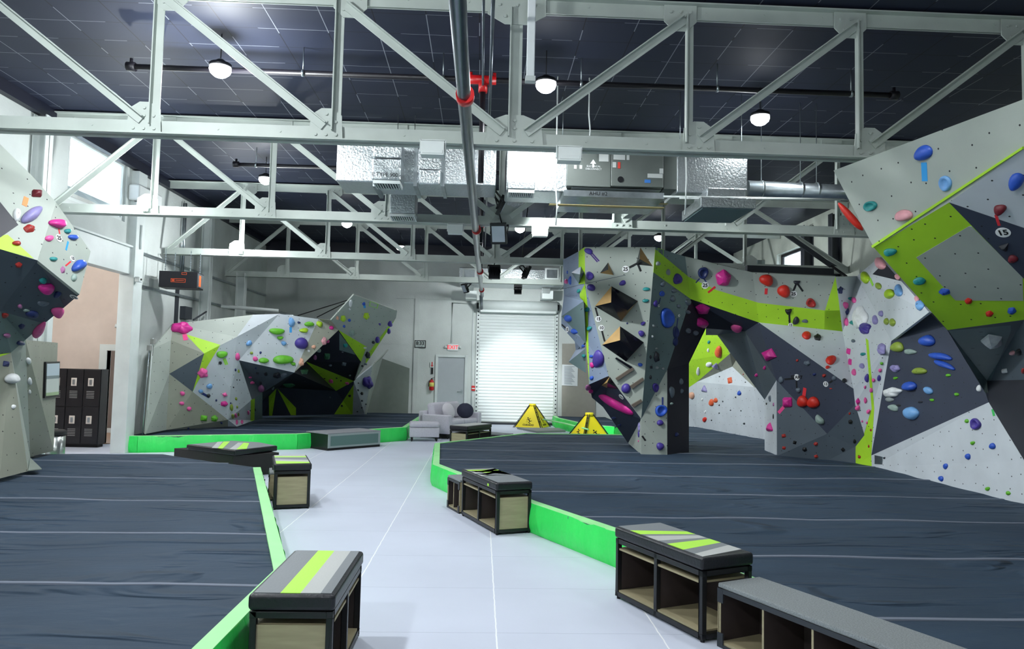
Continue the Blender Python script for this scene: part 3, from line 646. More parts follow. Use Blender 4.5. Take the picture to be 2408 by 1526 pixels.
# ---- near left overhanging wall
A = {'t0': (-180, 160, 8.2), 't1': (75, 413, 8.75), 't1b': (132, 476, 8.7), 't2': (213, 591, 8.6), 'tip': (187, 692, 8.75), 'm': (88, 612, 8.2), 'l': (0, 586, 7.9), 'l0': (-180, 560, 7.3),
     'k': (104, 761, 9.2), 'j': (152, 722, 9.15), 'u': (0, 731, 8.6), 'u0': (-180, 700, 7.9), 'p': (60, 799, 9.6), 'q': (26, 829, 9.35), 'q0': (-180, 860, 8.2), 'r': (66, 1108, 9.47), 'r0': (0, 1125, 8.85), 'r00': (-180, 1165, 7.7),
     's': (71, 1074, 10.95), 'st': (68, 800, 10.9), 'w': (126, 1060, 11.62), 'wt': (136, 806, 11.7)}
planar(A, ('t1b', 'm', 'l'), ('t1', 't0', 'l0')); planar(A, ('t1b', 'tip', 'm'), ('t2',))
WA = empty('climbing_wall', (0, 0, 0), 0, 'overhanging grey climbing wall at near left in front of the lockers', 'climbing wall')
facet(WA, A, ('t0', 't1', 't1b', 'm', 'l', 'l0'), 'light', 'upper left panel of near left wall')
facet(WA, A, ('t1b', 't2', 'tip', 'm'), 'light', 'upper pointed panel of near left wall')
facet(WA, A, ('l0', 'l', 'm', 'tip', 'j', 'k', 'u', 'u0'), 'slate', 'dark underside of near left wall')
facet(WA, A, ('u0', 'u', 'k', 'p', 'q', 'q0'), 'teal', 'grey-green slope of near left wall')
facet(WA, A, ('q0', 'q', 'r', 'r0', 'r00'), 'warm', 'lowest face of near left wall')
facet(WA, A, ('q', 'p', 's', 'r'), 'light', 'pale side strip of near left wall')
facet(WA, A, ('p', 'wt', 'w', 's'), 'warm', 'recessed board of near left wall')
stripe(WA, [(-10, 555), (18, 552), (79, 608), (-10, 584)], 'lime', 'upper left panel of near left wall')
stripe(WA, [(-180, 330), (-60, 400), (43, 529), (0, 559), (-180, 560)], 'black', 'upper left panel of near left wall')
stripe(WA, [(-10, 833), (25, 830), (-10, 842)], 'lime', 'lowest face of near left wall')
bm = B(); slab(bm, [atY(66, 1108, 9.45), atY(98, 1104, 9.65), atY(71, 1078, 10.4)], (0, 0, .012)); link('torn_foot_cover', bm, MATS['grey_backer_board'], WA)

# ---- left rear wall
Bv = {'a': (408, 761, 15.9), 'a2': (359, 820, 15.2), 'a3': (343, 1020, 14.7), 'a4': (391, 1011, 15.6), 'a5': (398, 879, 15.6), 'a6': (402, 800, 15.7),
      'b': (595, 740, 16.9), 'c': (557, 792, 16.2), 'd': (480, 831, 16.0), 'e': (453, 921, 15.9), 'f': (536, 987, 16.6), 'g': (536, 1003, 16.8), 'h': (542, 915, 16.4),
      'i': (562, 847, 16.4), 'j': (592, 940, 17.2), 'k': (598, 988, 18.4), 'l': (557, 1003, 17.0), 'm': (692, 876, 17.0), 'n': (617, 924, 17.8), 'o': (617, 985, 19.0),
      'p': (657, 738, 17.1), 'q': (749, 750, 17.2), 'r': (778, 753, 17.6), 's': (796, 776, 17.3), 't': (655, 912, 19.3), 'u': (616, 978, 19.8), 'v': (791, 919, 20.8), 'w': (832, 896, 20.2), 'x': (829, 974, 22.0), 'u2': (616, 943, 19.5),
      'y': (832, 693, 17.2), 'z': (934, 731, 17.6), 'A': (862, 815, 18.3), 'B': (849, 851, 18.8), 'C': (931, 748, 18.2), 'D': (876, 860, 20.3), 'E': (858, 974, 22.0), 'F': (914, 822, 21.5), 'G': (862, 974, 22.4), 'H': (898, 843, 22.6), 'I': (720, 850, 18.4), 'J': (835, 894, 20.0)}
planar(Bv, ('q', 'm', 'i'), ('b', 'p')); planar(Bv, ('z', 'A', 's'), ('y', 'r')); planar(Bv, ('z', 'A', 'B'), ('C', 'J')); planar(Bv, ('h', 'f', 'e'), ('d',))
WB = empty('climbing_wall', (0, 0, 0), 0, 'faceted grey and lime climbing wall with raised block at left rear', 'climbing wall')
fn = lambda s: s + ' of left rear wall'
facet(WB, Bv, ('a', 'a2', 'a3', 'a4', 'a5', 'a6'), 'light', fn('left side face'))
facet(WB, Bv, ('a', 'b', 'c', 'd'), 'light', fn('upper left face'))
facet(WB, Bv, ('a', 'd', 'a5', 'a6'), 'warm', fn('warm grey face'))
facet(WB, Bv, ('a5', 'd', 'e'), 'slate', fn('dark triangle'))
facet(WB, Bv, ('a5', 'e', 'f', 'g', 'a4'), 'warm', fn('lowest left face'))
facet(WB, Bv, ('c', 'h', 'f', 'e', 'd'), 'white', fn('pale left face'))
facet(WB, Bv, ('c', 'i', 'j', 'k', 'l', 'g', 'f', 'h'), 'white', fn('narrow pale face'))
facet(WB, Bv, ('i', 'm', 'n', 'j'), 'slate', fn('dark triangle panel'))
facet(WB, Bv, ('j', 'n', 'o', 'k'), 'teal', fn('small teal face'))
facet(WB, Bv, ('b', 'p', 'q', 'm', 'i', 'c'), 'white', fn('broad pale overhang'))
facet(WB, Bv, ('q', 'r', 's', 'm'), 'warm', fn('narrow grey overhang'))
facet(WB, Bv, ('s', 'B', 'J', 'w', 'v', 'I', 'm'), 'black', fn('black underside'))
facet(WB, Bv, ('m', 'I', 'v', 't', 'n'), 'black', fn('lower black face'))
facet(WB, Bv, ('n', 't', 'v', 'w', 'x', 'u', 'u2'), 'dark', fn('charcoal foot'))
facet(WB, Bv, ('y', 'z', 'A', 's', 'r'), 'light', fn('raised block front'))
facet(WB, Bv, ('s', 'A', 'B'), 'lime', fn('lime wedge'))
facet(WB, Bv, ('z', 'C', 'J', 'B', 'A'), 'light', fn('raised block side'))
facet(WB, Bv, ('w', 'D', 'E', 'x'), 'white', fn('white pillar'))
facet(WB, Bv, ('D', 'F', 'H', 'G', 'E'), 'light', fn('light pillar side'))
stripe(WB, [(437, 786), (518, 811), (480, 833)], 'lime', fn('upper left face'))
stripe(WB, [(518, 811), (480, 831), (453, 921), (463, 901)], 'lime', fn('pale left face'))
stripe(WB, [(590, 940), (599, 937), (598, 989), (589, 990)], 'lime', (fn('narrow pale face'), fn('small teal face')))
stripe(WB, [(719, 850), (832, 896), (790, 919)], 'lime', (fn('black underside'), fn('lower black face')))
stripe(WB, [(650, 913), (632, 932), (633, 977), (640, 977)], 'lime', fn('charcoal foot'))
stripe(WB, [(652, 913), (696, 959), (696, 976), (684, 976)], 'lime', fn('charcoal foot'))
stripe(WB, [(832, 904), (786, 974), (829, 974)], 'lime', fn('charcoal foot'))
stripe(WB, [(798, 782), (798, 823), (836, 834)], 'teal', fn('black underside'))
stripe(WB, [(914, 766), (930, 751), (912, 790), (858, 862), (862, 836)], 'lime', fn('raised block side'))

# ---- arch wall, its tower and the corridor to the right wall
C = {'a': (1324, 611, 14.1), 'b': (1361, 591, 13.0), 'c': (1375, 581, 12.6), 'd': (1541, 581, 12.45), 'e': (1376, 667, 12.6), 'f': (1431, 884, 12.85), 'g': (1508, 985, 12.95), 'h': (1385, 904, 13.2), 'i': (1378, 800, 13.1),
     'j': (1326, 696, 14.0), 'j2': (1361, 696, 13.2), 'k': (1320, 744, 13.9), 'l': (1477, 1042, 14.6), 'l2': (1418, 957, 13.9), 'l3': (1392, 935, 13.8), 'm': (1508, 1069, 13.05), 'n': (1569, 869, 13.1), 'o': (1569, 1071, 13.0), 'p': (1611, 603, 13.2), 'q': (1624, 703, 13.2),
     'q2': (1624, 607, 13.3), 'r': (1620, 854, 13.7), 's': (1620, 1065, 13.5), 't': (1784, 758, 13.3), 'u': (1752, 779, 13.9), 'v': (1660, 772, 14.0), 'w': (1660, 788, 14.6), 'x': (1687, 788, 14.8), 'y': (1826, 894, 13.2), 'z': (1798, 940, 14.2),
     'A': (1798, 1060, 14.1), 'B': (1827, 1072, 13.25), 'C': (2007, 914, 12.7), 'D': (2011, 951, 12.6), 'E': (1945, 1020, 12.5), 'F': (2033, 1023, 12.0), 'G': (2012, 1050, 12.2), 'H': (2012, 1093, 12.25), 'I': (1945, 1083, 12.65),
     'J': (1770, 641, 13.9), 'K': (1965, 650, 13.35), 'L': (1981, 779, 13.0), 'M': (2015, 649, 13.1), 'N': (2096, 802, 11.1), 'O': (2049, 1071, 11.9), 'P': (2050, 1098, 11.9), 'Q': (2068, 604, 12.3), 'R': (2185, 734, 9.5), 'r2': (1640, 1100, 13.3)}
planar(C, ('c', 'd', 'g'), ('e', 'f')); planar(C, ('d', 'q', 'g'), ('p', 'n')); planar(C, ('p', 'q', 't'), ('J',)); planar(C, ('J', 't', 'L'), ('K',)); planar(C, ('t', 'E', 'y'), ('C', 'D'))
WC = empty('climbing_wall', (0, 0, 0), 0, 'tall climbing wall with leaning tower and arch opening at centre right', 'climbing wall')
facet(WC, C, ('a', 'b', 'c', 'e', 'j2', 'j'), 'blue', 'left side of arch tower')
C.update({'k2': (1320, 768, 13.9), 'k3': (1366, 819, 13.45)})
facet(WC, C, ('j', 'j2', 'e', 'i', 'k3', 'k2', 'k'), 'blue', 'lower left side of arch tower')
C.update({'T1': (1350, 786, 13.75), 'T2': (1354, 826, 13.95)})
facet(WC, C, ('T1', 'i', 'T2'), 'blue', 'narrow left strip of arch tower')
facet(WC, C, ('c', 'd', 'g', 'f', 'e'), 'light', 'front face of arch tower')
facet(WC, C, ('e', 'f', 'h', 'i'), 'blue', 'blue-grey face of arch tower')
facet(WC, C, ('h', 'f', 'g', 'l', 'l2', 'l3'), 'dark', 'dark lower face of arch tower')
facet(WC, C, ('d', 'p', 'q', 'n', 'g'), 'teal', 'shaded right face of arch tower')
facet(WC, C, ('g', 'n', 'o', 'm'), 'light', 'foot of arch tower')
facet(WC, C, ('g', 'm', 'l'), 'light', 'foot side of arch tower')
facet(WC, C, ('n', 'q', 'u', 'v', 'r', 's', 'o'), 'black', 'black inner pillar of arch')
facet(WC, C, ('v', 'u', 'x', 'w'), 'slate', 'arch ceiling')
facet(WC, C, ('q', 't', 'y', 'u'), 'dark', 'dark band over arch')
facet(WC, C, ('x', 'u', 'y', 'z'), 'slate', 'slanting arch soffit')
facet(WC, C, ('z', 'y', 'B', 'A'), 'white', 'white inner leg of arch')
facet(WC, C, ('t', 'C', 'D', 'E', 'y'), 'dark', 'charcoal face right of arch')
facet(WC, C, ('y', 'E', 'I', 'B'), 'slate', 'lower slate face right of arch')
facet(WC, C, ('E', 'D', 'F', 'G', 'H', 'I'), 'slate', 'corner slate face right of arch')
facet(WC, C, ('p', 'J', 't', 'q'), 'light', 'upper band left half over arch')
facet(WC, C, ('J', 'K', 'L', 't'), 'light', 'upper band right half over arch')
facet(WC, C, ('t', 'L', 'C'), 'white', 'pale face below lime band')
facet(WC, C, ('K', 'M', 'N', 'O', 'F', 'D', 'C', 'L'), 'white', 'tall pale corner face')
facet(WC, C, ('F', 'O', 'P', 'H', 'G'), 'lime', 'lime foot at right corner')
facet(WC, C, ('M', 'Q', 'R', 'N'), 'white', 'bright white upper face at right')
bk = [atY(*C[k]) for k in ('a', 'k', 'h', 'l', 's', 'q')]
stripe(WC, [(1361, 591), (1375, 581), (1376, 667), (1361, 668)], 'lime', 'left side of arch tower')
stripe(WC, [(1361, 668), (1376, 667), (1378, 800), (1374, 790)], 'lime', 'lower left side of arch tower')
stripe(WC, [(1376, 668), (1382, 720), (1386, 904), (1378, 800)], 'lime', 'blue-grey face of arch tower')
stripe(WC, [(1541, 586), (1624, 655), (1624, 703), (1536, 640)], 'lime', 'shaded right face of arch tower')
stripe(WC, [(1608, 646), (1685, 682), (1784, 712), (1784, 758), (1624, 703)], 'lime', 'upper band left half over arch')
stripe(WC, [(1775, 709), (1784, 712), (1940, 730), (1984, 730), (1984, 780), (1784, 758)], 'lime', 'upper band right half over arch')
stripe(WC, [(1965, 650), (1984, 779), (1938, 776), (1940, 730)], 'lime', 'upper band right half over arch')
stripe(WC, [(2036, 795), (2042, 800), (2056, 960), (2049, 1071), (2030, 1026), (2050, 960)], 'lime', 'tall pale corner face')
stripe(WC, [(2052, 645), (2080, 617), (2123, 662)], 'black', 'bright white upper face at right')
# seam grooves on the tower
for a, b, f in (((1376, 667), (1471, 647), 'front face of arch tower'), ((1326, 679), (1376, 667), 'left side of arch tower')):
    stripe(WC, [(a[0], a[1] - .7), (b[0], b[1] - .7), (b[0], b[1] + .5), (a[0], a[1] + .5)], 'slate', f, 'panel_seam', .002)

# ---- right wall with the prow
D = {'a': (1960, 401, 7.15), 'b': (2408, 233, 5.45), 'b2': (2600, 160, 4.95), 'c': (2055, 582, 6.95), 'd': (2232, 476, 6.02), 'e': (2408, 350, 5.3), 'e2': (2600, 212, 4.75), 'f': (2228, 776, 7.75), 'g': (2408, 752, 6.9), 'g2': (2600, 726, 5.9),
     'h': (2405, 652, 6.25), 'h2': (2600, 850, 5.3), 'i': (2408, 535, 5.6), 'j': (2377, 757, 7.1), 'k': (2318, 926, 9.1), 'l': (2377, 777, 7.6), 'm': (2321, 895, 8.9), 'n': (2408, 893, 7.4), 'n2': (2600, 888, 6.0), 'o': (2325, 946, 9.05), 'p': (2600, 1395, 6.3),
     'q': (2096, 802, 11.1), 'r': (2185, 735, 9.5), 's': (2049, 1071, 11.85), 't': (2050, 1098, 11.9), 'u': (2408, 1192, 8.5), 'u2': (2600, 1252, 7.3), 'v': (2600, 1180, 7.3), 'w': (2408, 1083, 8.5), 'x': (2227, 775, 9.6)}
planar(D, ('a', 'c', 'e'), ('d', 'b', 'b2', 'e2')); planar(D, ('c', 'd', 'h'), ('g', 'f')); planar(D, ('d', 'h', 'e'), ('e2', 'h2')); planar(D, ('h', 'g', 'h2'), ('g2',)); planar(D, ('q', 's', 'o'), ('r', 'x', 'k'))
WD = empty('climbing_wall', (0, 0, 0), 0, 'large overhanging prow climbing wall with lime stripes at right edge', 'climbing wall')
facet(WD, D, ('a', 'b', 'b2', 'e2', 'e', 'd', 'c'), 'light', 'top face of right prow', .06)
facet(WD, D, ('c', 'd', 'h', 'g', 'f'), 'lime', 'lime face of right prow')
facet(WD, D, ('d', 'e', 'e2', 'h2', 'h'), 'white', 'side face of right prow')
facet(WD, D, ('h', 'h2', 'g2', 'g'), 'lime', 'outer lime face of right prow')
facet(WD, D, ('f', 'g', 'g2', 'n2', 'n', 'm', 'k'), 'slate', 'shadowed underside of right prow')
facet(WD, D, ('m', 'n', 'n2', 'p', 'o'), 'black', 'black lowest block at right edge')
facet(WD, D, ('q', 'r', 'x', 'k', 'o', 's'), 'dark', 'dark overhang at right')
facet(WD, D, ('s', 'o', 'w', 'v', 'u2', 'u', 't'), 'white', 'white lowest wall at right')
stripe(WD, [(2155, 605), (2278, 532), (2284, 531), (2405, 652), (2408, 707), (2247, 706)], 'light', ('lime face of right prow',))
stripe(WD, [(2232, 476), (2420, 540), (2600, 600), (2600, 850), (2405, 652)], 'dark', 'side face of right prow')  # cast shadow across the side face, painted on as a dark area
stripe(WD, [(2054, 583), (2408, 350), (2408, 344), (2052, 577)], 'lime', 'top face of right prow', 'edge_trim', .02)
stripe(WD, [(2231, 777), (2377, 765), (2377, 778), (2318, 926)], 'teal', 'shadowed underside of right prow')
bm = B(); P0 = atY(2067, 1081, 11.5); 
sgn_done = False

# ---- pale wall seen through the arch
E = {'a': (1621, 1004, 19.9), 'a1': (1600, 1003, 20.2), 'b': (1637, 1004, 19.8), 'c': (1793, 1033, 16.5), 'c2': (1830, 1040, 15.9), 'd': (1773, 910, 16.4), 'e': (1722, 862, 17.6), 'f': (1639, 898, 19.3), 'g': (1600, 925, 20.0), 'h': (1660, 770, 17.6), 'i': (1690, 770, 17.2), 'j': (1716, 832, 17.2), 'k': (1600, 850, 19.4), 'l': (1830, 930, 15.7), 'm': (1780, 760, 16.0)}
WE = empty('climbing_wall', (0, 0, 0), 0, 'pale white climbing wall with lime gable seen through the arch', 'climbing wall')
facet(WE, E, ('b', 'f', 'e', 'd', 'c'), 'white', 'white wall through the arch')
facet(WE, E, ('a1', 'g', 'f', 'b'), 'white', 'left edge of wall through the arch')
facet(WE, E, ('k', 'h', 'i', 'j', 'f', 'g'), 'lime', 'lime gable through the arch')
facet(WE, E, ('j', 'i', 'm', 'l', 'd', 'e'), 'warm', 'grey gable through the arch')
facet(WE, E, ('f', 'j', 'e'), 'warm', 'small grey triangle through the arch')
facet(WE, E, ('d', 'l', 'c2', 'c'), 'white', 'right edge of wall through the arch')

def hit(px, py):
    """nearest facet under a pixel: point, normal, name"""
    best = None; r = ray(px, py)
    for P3, n, f, P2 in FACETS:
        if not (min(p[0] for p in P2) - 1 <= px <= max(p[0] for p in P2) + 1 and min(p[1] for p in P2) - 1 <= py <= max(p[1] for p in P2) + 1): continue
        s = [(P2[(i + 1) % 3][0] - P2[i][0]) * (py - P2[i][1]) - (P2[(i + 1) % 3][1] - P2[i][1]) * (px - P2[i][0]) for i in range(3)]
        if min(s) < -1e-6 and max(s) > 1e-6: continue
        t = (P3[0] - CAM).dot(n) / r.dot(n)
        if best is None or t < best[0]: best = (t, CAM + r * t, n, f)
    return best and best[1:]
def on_plane(px, py, p0, n, h=0.0):
    r = ray(px, py); return CAM + r * ((p0 + n * h - CAM).dot(n) / r.dot(n))

# ---- volumes bolted to the walls
def volume(base, apexes, tri, mats_, ref, label, name='wall_volume', group=None):
    """base: pixels on the panel; apexes: (px, py, height off the panel); tri: faces of indices -> material"""
    p, n, f = hit(*ref); pts = [on_plane(x, y, p, n) for x, y in base] + [on_plane(x, y, p, n, h) for x, y, h in apexes]
    bm = B(); vs = [bm.verts.new(q) for q in pts]
    for idx, mi in tri: bm.faces.new([vs[i] for i in idx]).material_index = mi
    bm.faces.new([vs[i] for i in range(len(base))][::-1])
    o = link(name, bm, mats_); tag(o, label, 'climbing volume', group); return o
GL = mat('black_gloss_volume', '101118', .18); WD_ = mat('volume_plywood', 'ab8a58', .55, noise=.12, nscale=5)
g = 'black and wood diamond volumes'
for (b, ax, lab) in (([(1438, 673), (1500, 708), (1460, 756), (1399, 720)], [(1437, 711, .26), (1476, 730, .26)], 'upper large black and wood diamond volume on arch tower front'),
                     ([(1458, 767), (1514, 805), (1472, 850), (1416, 811)], [(1458, 800, .25), (1491, 829, .25)], 'lower large black and wood diamond volume on arch tower front')):
    volume(b, ax, [((0, 1, 5, 4), 0), ((1, 2, 5), 1), ((2, 3, 4, 5), 0), ((3, 0, 4), 1)], [GL, WD_], ((b[0][0] + b[2][0]) / 2, (b[0][1] + b[2][1]) / 2), lab, group=g)
volume([(1430, 617), (1443, 647), (1411, 642)], [(1430, 634, .12)], [((0, 1, 3), 1), ((1, 2, 3), 1), ((2, 0, 3), 0)], [GL, WD_], (1430, 637), 'small black and wood pyramid volume at top of arch tower')
volume([(1506, 582), (1535, 626), (1495, 622)], [(1504, 609, .15)], [((0, 1, 3), 1), ((1, 2, 3), 0), ((2, 0, 3), 0)], [GL, WD_], (1508, 608), 'tall black and wood triangle volume at top right of arch tower')
volume([(1434, 886), (1455, 915), (1428, 912), (1410, 909)], [(1428, 899, .13)], [((0, 1, 4), 0), ((1, 2, 4), 0), ((2, 3, 4), 1), ((3, 0, 4), 1)], [GL, WD_], (1428, 905), 'small wood volume at top of dark lower face of arch tower')
BRN = mat('brown_strip_wood', '5f554c', .6)
for b, lab in ((((1447, 889), (1486, 863), (1491, 868), (1452, 894)), 'longest brown wooden bar on lower front of arch tower'), (((1481, 907), (1511, 887), (1514, 893), (1486, 913)), 'middle brown wooden bar on lower front of arch tower'), (((1484, 951), (1507, 938), (1510, 943), (1489, 957)), 'lowest brown wooden bar on lower front of arch tower'), (((1446, 842), (1450, 840), (1487, 862), (1482, 866)), 'black wooden bar under the lower diamond volume')):
    p, n, f = hit(sum(q[0] for q in b) / 4, sum(q[1] for q in b) / 4)
    bm = B(); slab(bm, [on_plane(x, y, p, n) for x, y in b], n * .05); tag(link('wooden_bar', bm, GL if 'black' in lab else BRN), lab, 'climbing volume', 'wooden bars on the tower')
BV = PM['blue']
bm = B(); q5 = [bm.verts.new(p) for p in (atY(1356, 819, 14.0), atY(1377, 819, 13.15), atY(1378, 877, 13.3), atY(1337, 851, 13.5), atY(1366, 850, 13.9))]
for i_, mi_ in (((0, 1, 3), 0), ((1, 2, 3), 1), ((2, 4, 3), 1), ((4, 0, 3), 0), ((0, 4, 2, 1), 1)): bm.faces.new([q5[i] for i in i_]).material_index = mi_
tag(link('wall_volume', bm, [PM['blue'], PM['teal']]), 'lower blue-grey pointed volume on the left side of arch tower', 'climbing volume')
def pyr(b, ap, ref, lab, ms=(0, 1, 0, 1)):
    n_ = len(b); o = volume(b, [ap], [((i, (i + 1) % n_, n_), ms[i % len(ms)]) for i in range(n_)], [BV, PM['teal']], ref, lab); uv_metres(o, (0, -1, .2)); return o
pyr([(1343, 641), (1366, 626), (1374, 640), (1361, 668)], (1364, 645, .2), (1362, 645), 'small grey-green pyramid volume high on the left side of arch tower')
pyr([(1327, 696), (1361, 697), (1377, 720), (1378, 808), (1320, 744)], (1372, 708, .22), (1350, 720), 'large blue-grey volume on the left side of arch tower')
# small dark pyramids bolted on with other holds are in the hold list
# ================================================================= HOLDS
HC = {'maroon': '6b1a26', 'lavender': '8d86ba', 'white': 'dfe2e4', 'red': 'cf2a1c', 'brick': 'a32b26', 'magenta': 'd02a8e', 'pink': 'e0589c', 'teal': '1f8585', 'blue': '2a54b8', 'mauve': 'a06290', 'greygreen': '8fa39c',
      'navy': '1c2a5e', 'slate': '5a6672', 'green': '5fae28', 'sky': '6fa2d6', 'olive': '8aa03c', 'charcoal': '23262e', 'violet': '46378f', 'peach': 'dda98f', 'lime': 'a7cc2c', 'rose': 'd89aa2', 'orange': 'e0623a', 'black': '0e0f13', 'grey': '8b9394', 'darkgreen': '2f6d48'}
HM = {}
def hm(c):
    if c not in HM: HM[c] = mat('hold_' + c, HC[c], .45, noise=.12, nscale=14, bump=.12, bscale=120)
    return HM[c]
BOLT = mat('bolt_hole_black', '08080a', .6)
def hold_mesh(kind, U, V, N, h, rs):
    """dome with an outline and a profile of its kind; U, V in the panel's plane, N off the panel"""
    bm = B(); seg, rings = (20, 6); vs = []
    ph = rs.random() * 6.28; a2 = rs.uniform(.04, .1); a3 = rs.uniform(.03, .09)
    nside = {'poly': rs.choice((4, 5)), 'tri': 3}.get(kind, 0)
    def rad(t):
        if nside:
            k = math.pi / nside; tt = (t + ph * .2) % (2 * k) - k; return math.cos(k) / math.cos(tt) * 1.12
        r = 1 + a2 * math.sin(2 * t + ph) + a3 * math.sin(3 * t + 2 * ph)
        if kind == 'jug': r *= .93 - .16 * max(0, math.sin(t)) ** 2 * (1 if math.sin(t) > 0 else 0)
        if kind == 'wedge': r *= 1 - .32 * max(0, math.cos(t))
        if kind == 'blob': r *= 1 + .10 * math.sin(5 * t + ph)
        return r
    for i in range(rings):
        f = i / (rings - 1); rr = math.cos(f * math.pi / 2) ** .8 if i < rings - 1 else .0; z = math.sin(f * math.pi / 2)
        if nside: rr = [1, .93, .55, .30, .12, 0][i]; z = [0, .28, .78, .95, 1, 1][i]
        if kind == 'disc': rr = [1, .97, .82, .55, .42, .0][i]; z = [0, .6, 1, .55, .28, .24][i]
        if i == rings - 1: ring = [bm.verts.new(N * (h * z))]
        else:
            ring = []
            for k in range(seg):
                t = 2 * math.pi * k / seg; r = rad(t) * rr; u, v = r * math.cos(t), r * math.sin(t); zz = z
                if kind == 'jug': v -= .14 * z; zz *= 1 + .35 * v * -1 if v < 0 else 1.0
                if kind == 'blob': zz *= 1 + .22 * math.sin(4 * t + ph) * rr * 1.2 + .12 * math.sin(9 * u + ph)
                if kind == 'crescent': v += .55 * (u * u) - .25
                if kind == 'wedge': zz *= 1 - .35 * u
                if kind == 'shell': v += .10 * math.sin(3 * u)
                ring.append(bm.verts.new(U * u + V * v + N * (h * zz)))
        vs.append(ring)
    for a, b in zip(vs, vs[1:]):
        for k in range(seg):
            if len(b) == 1: fc = bm.faces.new((a[k], a[(k + 1) % seg], b[0]))
            else: fc = bm.faces.new((a[k], a[(k + 1) % seg], b[(k + 1) % seg], b[k]))
            fc.smooth = not nside
    bm.faces.new(vs[0][::-1]); return bm
R2 = (0, 400, 3.814); R3 = (0, 650, 3.0514); R4 = (300, 650, 3.39); R5 = (600, 650, 3.815); R7 = (1300, 560, 2.934); R8 = (1600, 560, 2.826); D1 = (1950, 200, 3.052); D2 = (1950, 600, 2.543)
d, j, w_, p, b, c, s, t, o_ = 'dome', 'jug', 'wedge', 'poly', 'blob', 'crescent', 'shell', 'tri', 'disc'
